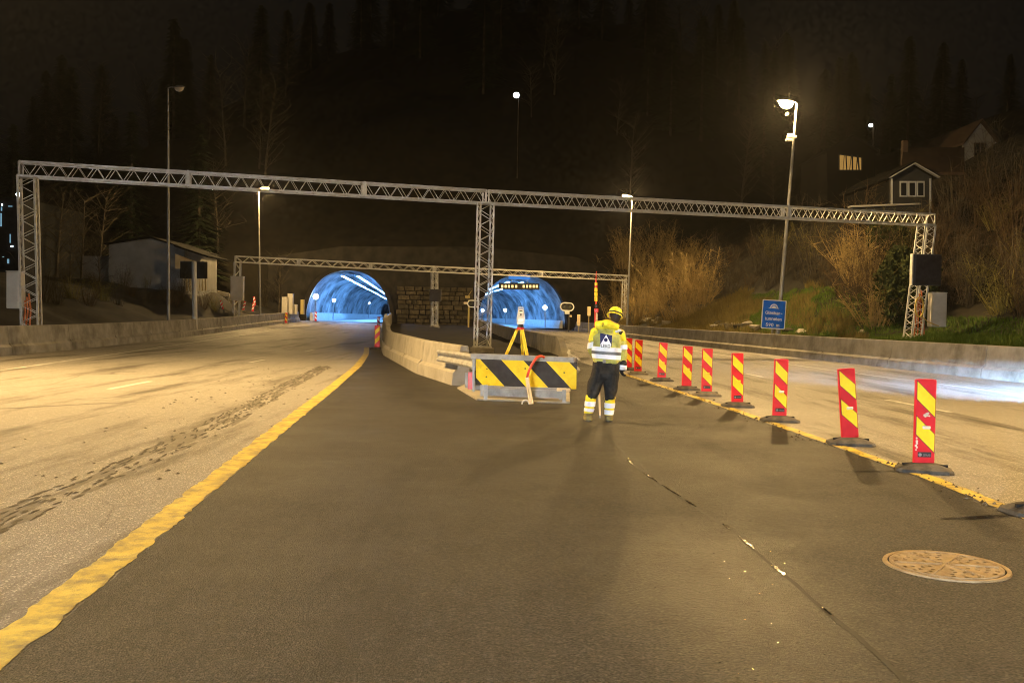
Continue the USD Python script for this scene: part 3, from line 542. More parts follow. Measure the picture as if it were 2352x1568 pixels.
cabinet('gantry_cabinet', 'pale grey cabinet on the right column of the front gantry, below a dark display', 'cabinet', ((a[0] + b[0]) / 2, 48.3, a[2]), (abs(b[0] - a[0]), 0.5, b[2] - a[2]), 'cabinet_grey')
a, b = P(2099, 655, 47.6), P(2166, 584, 47.6)
t = thing('display_panel', 'dark square variable sign panel, switched off, high on the right gantry column', 'display', ((a[0] + b[0]) / 2, 47.75, a[2])); w_, h_ = b[0] - a[0], b[2] - a[2]
obj('housing', MB().box((0, 0.12, h_ / 2), (w_, 0.26, h_), None, 0.02), LK['cabinet_dark'], t); obj('screen', MB().box((0.06, -0.02, h_ / 2), (w_ * 0.9, 0.03, h_ * 0.93)), LK['black_sheet'], t); obj('edge_strip', MB().box((-w_ / 2 - 0.03, 0.1, h_ / 2), (0.07, 0.3, h_ * 1.02), None, 0.01), LK['galvanised'], t)
a, b = P(986, 692, 90.5), P(1013, 664, 90.5)
t = thing('display_panel', 'small dark sign box on the middle column of the distant gantry', 'display', ((a[0] + b[0]) / 2, 90.7, a[2])); obj('housing', MB().box((0, 0.1, (b[2] - a[2]) / 2), (b[0] - a[0], 0.3, b[2] - a[2]), None, 0.03), LK['cabinet_dark'], t); obj('screen', MB().box((0, -0.07, (b[2] - a[2]) / 2), ((b[0] - a[0]) * 0.9, 0.02, (b[2] - a[2]) * 0.9)), LK['black_sheet'], t)
a, b = P(531, 690, 82.5), P(561, 636, 82.5)
cabinet('gantry_cabinet', 'dark grey cabinet at the left column of the distant gantry', 'cabinet', ((a[0] + b[0]) / 2, 82.4, a[2]), (b[0] - a[0], 0.4, b[2] - a[2]), 'cabinet_grey')
t = thing('cable_coil', 'loose coil of dull yellow cable hung on the right gantry column', 'cable', P(2112, 705, 47.6)); a_ = np.linspace(0, 6.28 * 3, 60)
obj('coil', MB().tube(np.stack([0.20 * np.cos(a_) + 0.02 * np.sin(a_ * 1.7), 0.03 * np.sin(a_ * 0.9), 0.5 * np.sin(a_)], 1), 0.03, 6), LK['cable_yellow'], t, smooth=True); obj('tail', MB().tube([(0.1, 0, -0.45), (0.5, 0.1, -0.75), (1.1, 0.2, -0.95)], 0.025, 6), LK['cable_yellow'], t, smooth=True)
for lab, (px, py0, py1, Y), n in (('rusty orange conduits rising inside the foot of the left gantry column', (62, 738, 690, 36.9), 3), ('rusty orange conduits at the foot of the right gantry column', (2108, 790, 690, 48.3), 4)):
    t = thing('conduit_bundle', lab, 'conduits'); 
    for k in range(n):
        a, b = P(px - 12 + k * 9, py0 + 12, Y + 0.2), P(px - 4 + k * 4, py1 - k * 8, Y + 0.2); obj('conduit', MB().tube([a, a * 0.5 + b * 0.5 + [0.06, 0, 0], b], 0.035, 6), LK['rust_orange'], t, smooth=True)

# ------------------------------------------------------------------ street lamps
def lamp(label, base, top, arm, lit=True, r=(0.11, 0.055), lens='lamp_lens', size=1.0, group=None, m='pole_grey', tilt=0.0):
    base, top, arm = (np.asarray(q, float) for q in (base, top, arm)); t = thing('street_lamp', label, 'street lamp', group=group)
    k = np.linspace(0, 1, 8)[:, None]; obj('pole', MB().tube(base + (top - base) * k, np.linspace(r[0], r[1], 8), 12), LK[m], t, smooth=40)
    obj('door', MB().box(base + (top - base) * 0.09 + [0, -r[0], 0], (0.09, 0.02, 0.4), None, 0.008), LK[m], t)
    head = top + arm; a = np.linspace(0, 1, 6)[:, None]; obj('arm', MB().tube(top + arm * a + np.array([0, 0, 0.06]) * np.sin(a * np.pi), 0.035, 8), LK[m], t, smooth=True)
    d = arm / np.linalg.norm(arm); d = np.array([d[0], d[1], 0]); d /= np.linalg.norm(d); n = np.array([-d[1], d[0], 0]); ct, st_ = math.cos(tilt), math.sin(tilt); zz = np.array([0, 0, 1.0]); d, zz = d * ct + zz * st_, zz * ct - d * st_; R = np.stack([d, n, zz], 1)
    def bowl(prof, c, sx, sy, sz):
        b = MB().lathe(prof, n=20); v, f = b.mesh(); return (v * [sx, sy, sz]) @ R.T + c, f
    s = size
    h_ = obj('housing', bowl([(0.01, 0.75), (0.45, 0.68), (0.85, 0.35), (1.0, 0.0), (0.93, -0.10)], head + d * 0.30 * s, 0.40 * s, 0.19 * s, 0.17 * s), LK[m], t, smooth=40)
    obj('lens', bowl([(0.92, 0.0), (0.85, -0.42), (0.55, -0.80), (0.01, -0.95)], head + d * 0.30 * s - zz * 0.012, 0.34 * s, 0.16 * s, (0.035 if lens == 'lamp_lens_near' else 0.26) * s), LK[lens if lit else 'ivory'], h_, smooth=True)
    if lens == 'lamp_lens_near':
        for sg in (-1, 1): obj('shade', MB().box(head + d * 0.30 * s + n * sg * 0.175 * s - zz * 0.09, (0.8 * s, 0.012, 0.2), R), LK[m], h_)
    return t, top, base
def gz(px, py, Y): q = P(px, py, Y); return np.array([q[0], q[1], ground(q[0], q[1])])
lamp('tall unlit street lamp on the left, its pole crossing the front gantry', gz(387, 740, 58), P(386, 203, 58), (0.45, -0.1, 0.02), False)
lamp('lit lamp on a slim pole left of the left tunnel, just behind the gantry beam', gz(598, 705, 90), P(594, 433, 90), (0.35, -0.2, 0.02), size=1.4, lens='lamp_lens_far')
lamp('lit lamp on a slim pole standing right of the right tunnel', gz(1441, 700, 86), P(1452, 452, 86), (-0.25, -0.2, 0.05), size=1.4, lens='lamp_lens_far')
t, top, base = lamp('nearest lit street lamp on a leaning pole behind the blue tunnel sign', gz(1786, 740, 50.5), P(1830, 238, 50.5), (-0.28, -0.15, 0.02), size=1.5, r=(0.125, 0.06))
for (px, py, sx, sz) in ((1815, 313, 0.30, 0.22), (1812, 322, 0.36, 0.12), (1826, 315, 0.16, 0.14), (1808, 263, 0.14, 0.14)):
    obj('bracket_box', MB().box(P(px, py, 50.3), (sx, 0.22, sz), None, 0.02), LK['cabinet_grey'], t)
obj('bracket', MB().bar(P(1805, 318, 50.4), P(1826, 318, 50.4), 0.04), LK['pole_grey'], t)
# the same row of lamps goes on towards and behind the viewer
lamp('lit street lamp beside the left barrier, nearest of the left row', (-18.1, 21, 0.4), (-18.1, 21, 12.6), (3.4, 0, 0.05), lens='lamp_lens_near', size=1.5, tilt=0.62)
lamp('lit street lamp beside the right barrier near the viewer', (17.8, 12, 0.4), (17.8, 12, 12.6), (-2.4, 0, 0.05), lens='lamp_lens_near', size=1.15, tilt=0.45)
lamp('lit street lamp beside the left barrier behind the viewer', (-14.9, -14, 0.4), (-14.9, -14, 12.6), (1.6, 0, 0.05), lens='lamp_lens_near', size=1.25)
lamp('lit street lamp beside the right barrier behind the viewer', (19.8, -22, 0.4), (19.8, -22, 12.6), (-1.6, 0, 0.05), lens='lamp_lens_near', size=1.25)
# the crew's flood lights on a stand behind the viewer, and the headlamps of a waiting vehicle out of the frame on the right
def flood(label, c, aim, w, h, m, n=1, hood=None):
    t = thing('work_light', label, 'work light', (c[0], c[1], 0)); z = c[2]; d = np.asarray(aim, float) - c; d /= np.linalg.norm(d); dd, u, v_ = frame(d); R = np.stack([dd, u, v_], 1)
    obj('mast', MB().tube([(0, 0, 0.5), (0, 0, z)], 0.03, 8), LK['dull_steel'], t)
    for k in range(3): obj('leg', MB().tube([(0, 0, 0.7), (0.5 * math.cos(k * 2.09), 0.5 * math.sin(k * 2.09), 0.0)], 0.02, 6), LK['dull_steel'], t)
    obj('crossbar', MB().bar(u * -0.5 * n * w + [0, 0, z], u * 0.5 * n * w + [0, 0, z], 0.04), LK['dull_steel'], t)
    for k in range(n):
        o_ = u * (k - (n - 1) / 2) * (w + 0.12) + np.array([0, 0, z]); hh_ = obj('lamp_head', MB().box(o_ - dd * 0.02, (0.1, w + 0.06, h + 0.06), R, 0.01), LK['strap_black'], t)
        obj('lamp_glass', MB().box(o_ + dd * 0.036, (0.008, w, h), R), LK[m], hh_)
        for sg in (1, -1):
            obj('barn_door', MB().box(o_ + dd * (0.16 if not hood else hood / 2) + v_ * sg * (h / 2 + (0.03 if not hood else 0.006)), (0.26 if not hood else hood, w + 0.06, 0.008), R), LK['strap_black'], hh_)
            if hood: obj('barn_door', MB().box(o_ + dd * 0.2 + u * sg * (w / 2 + 0.006), (0.4, 0.008, h + 0.03), R), LK['strap_black'], hh_)
flood('pair of white flood lights on a stand behind the viewer', (-2.2, -7.5, 1.45), (1.0, 18, 0.9), 0.30, 0.22, 'led_white', 2)
flood('cold white headlamps beyond the right edge of the picture', (11.2, 14.0, 1.05), (14.7, 25.0, -0.16), 0.26, 0.034, 'beam_blue', 2, 0.5)

# ------------------------------------------------------------------ striped marker posts
Hm, Wm = 0.943, 0.232
def marker(label, c, rz=0.0, tilt=0.0, k=1.0, mirror=False, sticker=True, handle='ivory', base='rubber', foot_rz=0.0, group='red and yellow marker posts along the right yellow line', white=False, scuff=False):
    t = thing('marker_post', label, 'marker post', c, rz, group); h, w = Hm * k, Wm * k; z0 = 0.095 * k
    Rt = trimesh.transformations.rotation_matrix(tilt, [0, 1, 0])[:3, :3]
    def pt(u, v, d=0.0): return Rt @ np.array([(u - 0.5) * w, d, (1 - v) * h]) + [0, 0, z0]
    mb = MB(); cs = [pt(0.5, 0.5)]; mb.box(pt(0.5, 0.5, 0.022), (w, 0.044, h), Rt, 0.008)
    mb.box(pt(0.5, 0.006, 0.022), (w * 0.7, 0.05, 0.018), Rt); panel = obj('panel', mb, LK['red_sheet'], t)
    ex, ey = Rt @ np.array([1.0, 0, 0]), Rt @ np.array([0, 0, 1.0])
    yel = 'white_sheet' if white else 'yellow_sheet'
    for (l0, l1, r0_, r1) in ((0.025, 0.235, 0.235, 0.445), (0.44, 0.655, 0.65, 0.865)):
        a, b = (0.075, 0.945) if not mirror else (0.945, 0.075)
        pg = Polygon([((u - 0.5) * w, (1 - v) * h) for u, v in ((a, l0), (b, r0_), (b, r1), (a, l1))]).buffer(0)
        pb = pg.buffer(0.006, join_style=2)
        obj('stripe_edge', MB().prism(pb, Rt @ np.array([0, -0.0015, 0]) + [0, 0, z0], ex, ey, 0.0015), LK['black_sheet'], t)
        obj('stripe', MB().prism(pg, Rt @ np.array([0, -0.004, 0]) + [0, 0, z0], ex, ey, 0.0025), LK[yel], t)
    if handle: obj('handle', MB().box(pt(0.55, 0.57, -0.012), (w * 0.38, 0.02, h * 0.04), Rt, 0.008), LK[handle], t)
    if sticker:
        s_ = obj('sticker', MB().box(pt(0.5, 0.895, -0.002), (w * 0.64, 0.003, h * 0.062), Rt), LK['label_dark'], t)
        tx = MB().tm(meshkit.text_mesh('GRAAB', h * 0.024, 0.001)); v, f = tx.mesh(); R2 = np.stack([ex, ey, np.cross(ex, ey)], 1)
        obj('print', ((v * [0.8, 1, 1]) @ R2.T + pt(0.42, 0.912, -0.0045), f), LK['label_grey'], s_); obj('print', MB().lathe([(0.001, 0), (h * 0.02, 0), (h * 0.02, 0.001), (0.001, 0.001)], pt(0.29, 0.897, -0.004), 12, -np.cross(ex, ey)), LK['label_grey'], s_)
    if scuff:
        r_ = np.random.default_rng(5); mb = MB()
        for (u, v, du, dv, n) in ((0.55, 0.43, 0.16, 0.035, 12), (0.10, 0.78, 0.04, 0.08, 10)):
            for _ in range(n): mb.prism(Point(0, 0).buffer(r_.uniform(0.004, 0.016), 3), pt(u + r_.normal(0, du / 2), v + r_.normal(0, dv / 2), -0.0055), ex, ey, 0.001)
        obj('paint_scuff', mb, LK['ivory'], t)
    cf, sf = math.cos(foot_rz), math.sin(foot_rz); bw, bd, bh = 0.60 * k, 0.40 * k, 0.10 * k
    lo = np.array([(-.5, -.36), (-.40, -.5), (.40, -.5), (.5, -.36), (.5, .36), (.40, .5), (-.40, .5), (-.5, .36)]) * [bw, bd]
    secs = [np.column_stack([lo * s_, np.full(8, z * bh)]) for s_, z in ((0.98, 0.0), (1.0, 0.10), (0.97, 0.40), (0.60, 0.86), (0.40, 1.0), (0.36, 1.0))]; secs = [np.column_stack([s_[:, 0] * cf - s_[:, 1] * sf, s_[:, 0] * sf + s_[:, 1] * cf, s_[:, 2]]) for s_ in secs]
    f_ = obj('rubber_foot', MB().sweep(secs), LK[base], t, smooth=35)
    for sg in (-1, 1): obj('grip_slot', MB().box((sg * bw * 0.30 * cf, sg * bw * 0.30 * sf - bd * 0.05, bh * 0.78), (0.11 * k, 0.03 * k, 0.03)), LK['dark_hole'], f_)
    return t
mk = [((2122, 1083), 'nearest complete marker post on the right, with scuffed paint and a dark sticker', dict(rz=-0.03, foot_rz=-0.30, handle='ivory', base='rubber', scuff=True)),
      ((1953, 1021), 'marker post leaning to the left, second from the right, without a sticker', dict(tilt=-0.085, sticker=False, foot_rz=-0.12)),
      ((1790.6, 968), 'third marker post from the right with a pale handle and a long black foot', dict(tilt=0.012)),
      ((1694, 934.5), 'fourth marker post from the right, with a yellow handle', dict(rz=0.1, tilt=-0.02, handle='yellow_sheet', foot_rz=-0.12)),
      ((1623, 909), 'fifth marker post from the right, on a grey dusty foot', dict(handle='yellow_sheet', base='rubber_dusty')),
      ((1577, 895.5), 'sixth marker post from the right, without a sticker', dict(rz=0.05, tilt=0.015, sticker=False, handle='yellow_sheet')),
      ((1519.5, 875), 'marker post standing apart, third to the right of the worker', dict(tilt=0.035, handle='yellow_sheet', foot_rz=0.1)),
      ((1465, 859.5), 'marker post just right of the worker, on a dusty foot', dict(tilt=0.015, base='rubber_dusty', handle='yellow_sheet')),
      ((1443, 850), 'marker post half hidden behind the arm of the worker', dict(sticker=False, handle=None)),
      ((2388, 1180), 'marker post cut off by the right edge, only its black foot in view', dict(foot_rz=0.1))]
for (p, lab, kw) in mk: marker(lab, G(*p), **kw)
q = G(866, 803); marker('single marker post with mirrored stripes left of the pale centre barrier', (q[0], q[1], float(zg(q[0], q[1]))), mirror=True, sticker=False, handle=None, k=1.1, group='marker posts by the left carriageway')
for px, Y, lab, wh in ((725, 101, 'small marker post at the left foot of the left tunnel mouth', True), (869, 86, 'small distant marker post by the right foot of the left tunnel mouth', True), (657, 91, 'dirty marker post against the far left barrier', False)):
    q = P(px, 733, Y); marker(lab, (q[0], q[1], float(zg(q[0], q[1]))), sticker=False, handle=None, white=wh, k=1.05, group='marker posts by the left carriageway')
for px, py, lab, ti in ((511, 712, 'striped post on the dark bank below the lit stone wall', -0.2), (558, 714, 'leaning red and white post on the left bank, left of the lamp pole', 0.25), (580, 717, 'lower of two red and white posts beside the slim lamp pole', 0.12), (585, 703, 'upper of two red and white posts beside the slim lamp pole', -0.1)):
    q = hit(px, py, 60); marker(lab, q, tilt=ti, sticker=False, handle=None, white=True, mirror=True, k=0.85 * q[1] / 85, group='red and white posts on the left bank')

# ------------------------------------------------------------------ manhole in the new asphalt
c = G(2172, 1301); t = thing('manhole_cover', 'round rusty iron manhole cover with a slotted pattern in the new asphalt', 'manhole', (c[0], c[1], 0.004), -0.15)
R_ = 0.40
obj('pit', MB().lathe([(0.001, 0.001), (R_ * 0.99, 0.001), (R_ * 0.99, 0.003), (0.001, 0.003)], n=40), LK['dark_hole'], t)
obj('frame_ring', MB().lathe([(R_ * 0.93, 0.0), (R_ * 0.93, 0.012), (R_ * 1.0, 0.012), (R_ * 1.01, 0.0)], n=56), LK['rusty_iron'], t, smooth=30)
disc = Point(0, 0).buffer(R_ * 0.90, 32)
for r_, n_ in ((0.20, 6), (0.35, 12), (0.50, 18), (0.65, 24), (0.79, 24)):
    for k in range(n_):
        if n_ > 12 and k % (n_ // 6) == 0: continue
        s_ = affinity.rotate(affinity.translate(sbox(-R_ * 0.036, -R_ * 0.036, R_ * 0.036, R_ * 0.036), R_ * r_, 0), (k + 0.5 * (n_ > 12)) * 360 / n_, origin=(0, 0)); disc = disc.difference(s_)
obj('cover', MB().prism(disc, (0, 0, 0.004), (1, 0, 0), (0, 1, 0), 0.009), LK['rusty_iron'], t)
obj('rim', MB().lathe([(R_ * 0.845, 0.012), (R_ * 0.85, 0.017), (R_ * 0.885, 0.017), (R_ * 0.89, 0.012)], n=48), LK['rusty_iron'], t)
for k in range(6):
    a_ = k * math.pi / 3; obj('rib', MB().bar((0.03 * math.cos(a_), 0.03 * math.sin(a_), 0.015), (R_ * 0.84 * math.cos(a_), R_ * 0.84 * math.sin(a_), 0.015), 0.016, 0.008), LK['rusty_iron'], t)

# ------------------------------------------------------------------ crash barrier end with its striped board
def C8(cx, cy): return ((1160 + cx / 7.84) / 1.08844, (860 + cy / 7.84) / 1.08844)
YLb, YRb = 18.9, 18.15
t = thing('crash_barrier_end', 'steel crash barrier end with a black and yellow striped board, on a pale slab', 'barrier end')
BLc, TLc, BRc = P(*C8(228, 800), YLb), P(*C8(228, 288), YLb), P(*C8(2205, 888), YRb); ex = BRc - BLc; bw = np.linalg.norm(ex); ex /= bw; ey = TLc - BLc; ey -= ex * (ey @ ex); bh = np.linalg.norm(ey); ey /= bh; ez_ = np.cross(ex, ey)
bd = obj('hazard_board', MB().prism(sbox(0, 0, bw, bh), BLc - ez_ * 0.02, ex, ey, 0.02), LK['black_sheet'], t)
for a, b in ((-0.18, 0.04), (0.257, 0.48), (0.70, 0.925)):
    pg = Polygon([(a * bw, bh), (b * bw, bh), ((b + 0.255) * bw, 0), ((a + 0.255) * bw, 0)]).intersection(sbox(0.004, 0.004, bw - 0.004, bh - 0.004)); obj('yellow_stripe', MB().prism(pg, BLc, ex, ey, 0.003), LK['yellow_sheet'], bd)
for u, v in ((0.115, 0.63), (0.11, 0.33), (0.50, 0.70), (0.88, 0.60), (0.875, 0.30)): obj('bolt', MB().lathe([(0.001, 0.014), (0.012, 0.012), (0.016, 0.0)], BLc + ex * u * bw + ey * v * bh + ez_ * 0.003, 8, ez_), LK['black_sheet'], bd)
# bent rail with two waves: from the concrete end, round the nose and back
wave = np.array([(0.0, 0.155), (0.05, 0.145), (0.075, 0.10), (0.05, 0.045), (0.01, 0.02), (0.01, -0.02), (0.05, -0.045), (0.075, -0.10), (0.05, -0.145), (0.0, -0.155)])
def rail(path, zs, inv=1):
    path = np.asarray(path, float); tan = np.gradient(path, axis=0); secs = []
    for p, d, z in zip(path, tan, zs):
        d = d / np.linalg.norm(d); n = np.array([d[1], -d[0]]) * inv; a = [(p[0] + n[0] * q[0], p[1] + n[1] * q[0], z + q[1]) for q in wave]; b = [(p[0] + n[0] * (q[0] - 0.012), p[1] + n[1] * (q[0] - 0.012), z + q[1]) for q in wave[::-1]]
        secs.append(a + b)
    return MB().sweep(secs)
zt = TLc[2] + 0.0
e0 = np.array(CL(23.0)), 23.0
lp = [(float(CL(23.6)) - 0.34, 23.6), (float(CL(22.2)) - 0.30, 22.2), (BLc[0] - 0.16, 20.2), (BLc[0] - 0.02, BLc[1] + 0.14), (BLc[0] + 0.22, BLc[1] + 0.10)]
obj('side_rail', rail(lp, [0.66, 0.67, 0.70, 0.72, 0.72]), LK['dull_steel'], t, smooth=25)
fr_a, fr_b = BLc + ex * 0.02 - ez_ * 0.10, BRc - ez_ * 0.10
obj('front_rail', MB().box((fr_a + fr_b) / 2 + ey * (bh * 0.5) - ez_ * 0.04, (bw * 0.95, 0.10, bh * 0.85), np.stack([ex, -ez_, ey], 1), 0.02), LK['dull_steel'], t)
obj('top_rail', MB().bar(BLc - ex * 0.12 + ey * (bh + 0.055) - ez_ * 0.08, BRc + ex * -0.06 + ey * (bh + 0.04) - ez_ * 0.08, 0.16, 0.105), LK['dull_steel'], t)
obj('side_rail', rail([(BRc[0] - 0.05, BRc[1] + 0.12), (BRc[0] + 0.03, BRc[1] + 0.5), (BRc[0] + 0.0, 21.5), (1.55, 25.5)], [0.74, 0.72, 0.70, 0.66]), LK['dull_steel'], t, smooth=25)
def post(cx, y0, y1, Y, w=0.06): a, b = P(*C8(cx, y0), Y), P(*C8(cx, y1), Y); a[2] = max(a[2], 0.015); obj('post', MB().bar(a, b, w, 0.10, hint=(0, 1, 0)), LK['dull_steel'], t)
post(188, 930, 300, 18.95, 0.045); post(350, 1015, 800, 18.7); post(425, 1075, 800, 18.3, 0.07); post(1960, 1135, 890, 17.75, 0.07); post(45, 850, 560, 19.8, 0.05); post(1890, 1130, 900, 18.6, 0.05)
obj('cross_beam', MB().bar(P(*C8(440, 935), 18.35), P(*C8(1950, 985), 17.85), 0.07, 0.15), LK['dull_steel'], t); obj('lower_beam', MB().bar(P(*C8(230, 855), 18.95), P(*C8(2000, 905), 18.1), 0.05, 0.09), LK['dull_steel'], t)
obj('foot_bracket', MB().box(P(*C8(1950, 895), 17.75), (0.26, 0.06, 0.06), None, 0.01), LK['cream_plastic'], t)
obj('red_reflector', MB().box(P(*C8(128, 715), 19.4), (0.11, 0.02, 0.36)), LK['red_gloss'], t)
a_ = np.linspace(0, np.pi, 14); rp = P(*C8(1205, 1105), 17.6); obj('ground_ring', MB().tube(np.stack([rp[0] + 0.065 * np.cos(a_), np.full(14, rp[1]), 0.02 + 0.085 * np.sin(a_)], 1), 0.014, 8), LK['galvanised'], t, smooth=True)
sl = [G(*C8(-130, 880)), G(*C8(250, 1105)), G(*C8(1000, 1125)), G(*C8(1400, 1150)), G(*C8(2080, 1165)), (1.28, 20.5, 0), (1.35, 26, 0), (0.2, 26, 0), (-1.05, 23.2, 0)]
obj('slab', MB().prism(Polygon([(p[0], p[1]) for p in sl]), (0, 0, 0.0), (1, 0, 0), (0, 1, 0), 0.035), LK['pale_concrete'], t)
hz = [(1565, 258, 17.55), (1500, 236, 17.5), (1430, 262, 17.45), (1370, 340, 17.4), (1310, 440, 17.4), (1265, 545, 17.35), (1238, 665, 17.35)]
t = thing('drain_pipe', 'bent red hose stuck in a cream pipe, leaning on the striped board', 'pipe')
from scipy.interpolate import CubicSpline
hp = np.array([P(*C8(a, b), Y) for a, b, Y in hz]); cs_ = CubicSpline(np.arange(len(hp)), hp)(np.linspace(0, len(hp) - 1, 30)); obj('red_hose', MB().tube(cs_, 0.024, 12), LK['red_plastic'], t, smooth=40)
wp = np.array([P(*C8(1236, 660), 17.35), P(*C8(1265, 860), 17.3), P(*C8(1295, 1020), 17.3), P(*C8(1320, 1172), 17.25)]); wp[-1][2] = max(wp[-1][2], -0.02); obj('cream_pipe', MB().tube(wp, [0.034, 0.038, 0.04, 0.042], 14), LK['cream_plastic'], t, smooth=40)
obj('collar', MB().tube([wp[0] + (wp[1] - wp[0]) * 0.0, wp[0] + (wp[1] - wp[0]) * 0.08], 0.040, 12), LK['cream_plastic'], t, smooth=40)

# ------------------------------------------------------------------ total station on its tripod
def C1(cx, cy): return ((920 + cx / 3.675) / 1.08844, (760 + cy / 3.675) / 1.08844)
Yt = 22.6; hd = P(*C1(1402, 225), Yt)
t = thing('survey_instrument', 'cream total station on a yellow tripod behind the striped board', 'survey instrument', (hd[0], hd[1], 0)); hz_ = hd[2]; gz0 = ground(hd[0], hd[1]) + 0.14
for k, (dx, dy) in enumerate(((-0.62, -0.15), (0.30, -0.50), (0.12, 0.62))):
    a, b = np.array([dx * 0.13, dy * 0.13, hz_ - 0.02]), np.array([dx, dy, gz0]); m_ = a + (b - a) * 0.55
    l_ = obj('leg', MB().bar(a + [0.02, 0, 0], m_ + [0.02, 0, 0], 0.026, 0.03).bar(a - [0.02, 0, 0], m_ - [0.02, 0, 0], 0.026, 0.03), LK['tripod_yellow'], t)
    obj('lower_leg', MB().bar(m_ + (a - m_) * 0.25, b, 0.05 if k == 1 else 0.034, 0.04), LK['tripod_yellow'], l_); obj('clamp', MB().box(m_, (0.085, 0.05, 0.05), None, 0.008), LK['strap_black'], l_); obj('shoe', MB().lathe([(0.022, 0.06), (0.02, 0.0), (0.003, -0.08)], b, 8), LK['dull_steel'], l_)
obj('tripod_head', MB().lathe([(0.001, -0.03), (0.085, -0.03), (0.09, 0.03), (0.001, 0.03)], (0, 0, hz_), 18), LK['red_gloss'], t, smooth=30)
zi = hz_ + 0.03
tb = obj('tribrach', MB().lathe([(0.001, 0.0), (0.075, 0.0), (0.075, 0.03), (0.06, 0.05), (0.06, 0.075), (0.001, 0.075)], (0, 0, zi), 16), LK['strap_black'], t, smooth=30)
for k in range(3): obj('foot_screw', MB().lathe([(0.018, 0.0), (0.02, 0.03), (0.018, 0.045)], (0.06 * math.cos(k * 2.09 + 1), 0.06 * math.sin(k * 2.09 + 1), zi + 0.005), 10), LK['strap_black'], tb)
zi += 0.075
obj('base_drum', MB().lathe([(0.001, 0), (0.085, 0.0), (0.092, 0.035), (0.085, 0.06), (0.001, 0.06)], (0, 0, zi), 20), LK['white_sheet'], t, smooth=35)
ya = obj('yoke', MB().tm(m3.Manifold.batch_hull([m3.Manifold.cube((0.19, 0.14, 0.01), True).translate((0, 0, zi + 0.06)), m3.Manifold.cube((0.20, 0.15, 0.01), True).translate((0, 0, zi + 0.14)), m3.Manifold.cube((0.14, 0.12, 0.01), True).translate((0, 0, zi + 0.33)), m3.Manifold.cube((0.10, 0.10, 0.01), True).translate((0, 0, zi + 0.36))])), LK['instrument_cream'], t)
obj('telescope', MB().box((0, -0.065, zi + 0.24), (0.085, 0.06, 0.11), None, 0.012), LK['instrument_cream'], ya); obj('eyepiece', MB().lathe([(0.001, 0.05), (0.016, 0.05), (0.022, 0.0)], (0, -0.095, zi + 0.235), 12, (0, -1, 0)), LK['strap_black'], ya)
obj('objective', MB().box((0, -0.078, zi + 0.32), (0.075, 0.02, 0.022), None, 0.004), LK['strap_black'], ya); obj('keypad', MB().box((0, -0.085, zi + 0.095), (0.13, 0.012, 0.06), None, 0.004), LK['white_sheet'], ya)
obj('handle', MB().bar((-0.055, 0, zi + 0.355), (-0.055, 0, zi + 0.40), 0.02).bar((0.055, 0, zi + 0.355), (0.055, 0, zi + 0.40), 0.02).bar((-0.065, 0, zi + 0.405), (0.065, 0, zi + 0.405), 0.03, 0.022), LK['instrument_cream'], t)

# ------------------------------------------------------------------ the worker
Yw = 15.05
def W2(cx, cy, dy=0.0): return P((1420 + cx / 4.61) / 1.08844, (740 + cy / 4.61) / 1.08844, Yw + dy)
def ball(p, r): return m3.Manifold.sphere(r, 14).translate(tuple(map(float, p)))
def hull(*pr): return m3.Manifold.batch_hull([ball(p, r) for p, r in pr])
def chain(*pr): return m3.Manifold.batch_boolean([hull(a, b) for a, b in zip(pr[:-1], pr[1:])], m3.OpType.Add)
def union(*m): return m3.Manifold.batch_boolean(list(m), m3.OpType.Add)
def soft(m, L=0.025, it=8, wr=0.0, k=9.0, seed=1):
    q = m.refine_to_length(L).to_mesh(); t = trimesh.Trimesh(q.vert_properties[:, :3], q.tri_verts); trimesh.smoothing.filter_taubin(t, iterations=it)
    v = np.array(t.vertices)
    if wr: v = v + np.array(t.vertex_normals) * (wr * (meshkit.fbm(v * [k, k, k * 0.6], 3, seed) - 0.5))[:, None]
    return v, np.array(t.faces)
wk = thing('person', 'person from behind in yellow hard hat, yellow reflective jacket and black trousers, holding a pole', 'person')
shL, shR, elL, elR = W2(318, 425), W2(600, 440), W2(276, 600, 0.03), W2(628, 640, 0.02)
wrL, haL, wrR, haR = W2(300, 690, 0.20), W2(345, 680, 0.30), W2(632, 800, -0.01), W2(622, 850, -0.01)
hpL, hpR, knL, knR, anL, anR = W2(352, 880), W2(500, 885), W2(277, 1120, -0.02), W2(489, 1135, -0.03), W2(236, 1375), W2(470, 1400)
hd_ = W2(548, 222, 0.03)
def hand(w, tip, side, r=0.0095):
    """Palm, four fingers of unequal length and a thumb; w the wrist, tip the point between the knuckles, side the thumb's direction."""
    w, tip, side = (np.asarray(q, float) for q in (w, tip, side)); d = (tip - w) / np.linalg.norm(tip - w); side = side - d * (side @ d); side /= np.linalg.norm(side); n = np.cross(d, side); ms = []
    ms.append(hull((w, 0.026), (w + d * 0.085 + side * 0.03, 0.014), (w + d * 0.085 - side * 0.03, 0.013)))
    for k, L_ in zip((-1.5, -0.5, 0.5, 1.5), (0.062, 0.076, 0.080, 0.070)):
        a = w + d * 0.085 + side * k * 0.021; b = a + d * L_ * 0.45 + n * 0.012; c = b + d * L_ * 0.28 + n * 0.026; e = c + n * 0.02 + d * 0.004; ms.append(chain((a, r + 0.001), (b, r), (c, r - 0.001), (e, r - 0.002)))
    a = w + d * 0.03 + side * 0.028; b = a + d * 0.03 + side * 0.026 + n * 0.01; c = b + d * 0.028 + n * 0.016; ms.append(chain((a, 0.013), (b, 0.011), (c, 0.009))); return union(*ms)
hR = hand(W2(626, 810, -0.01), W2(616, 880, 0.0), (-0.4, 0.9, 0)); hL = hand(wrL, haL, (0, -0.2, 1.0))
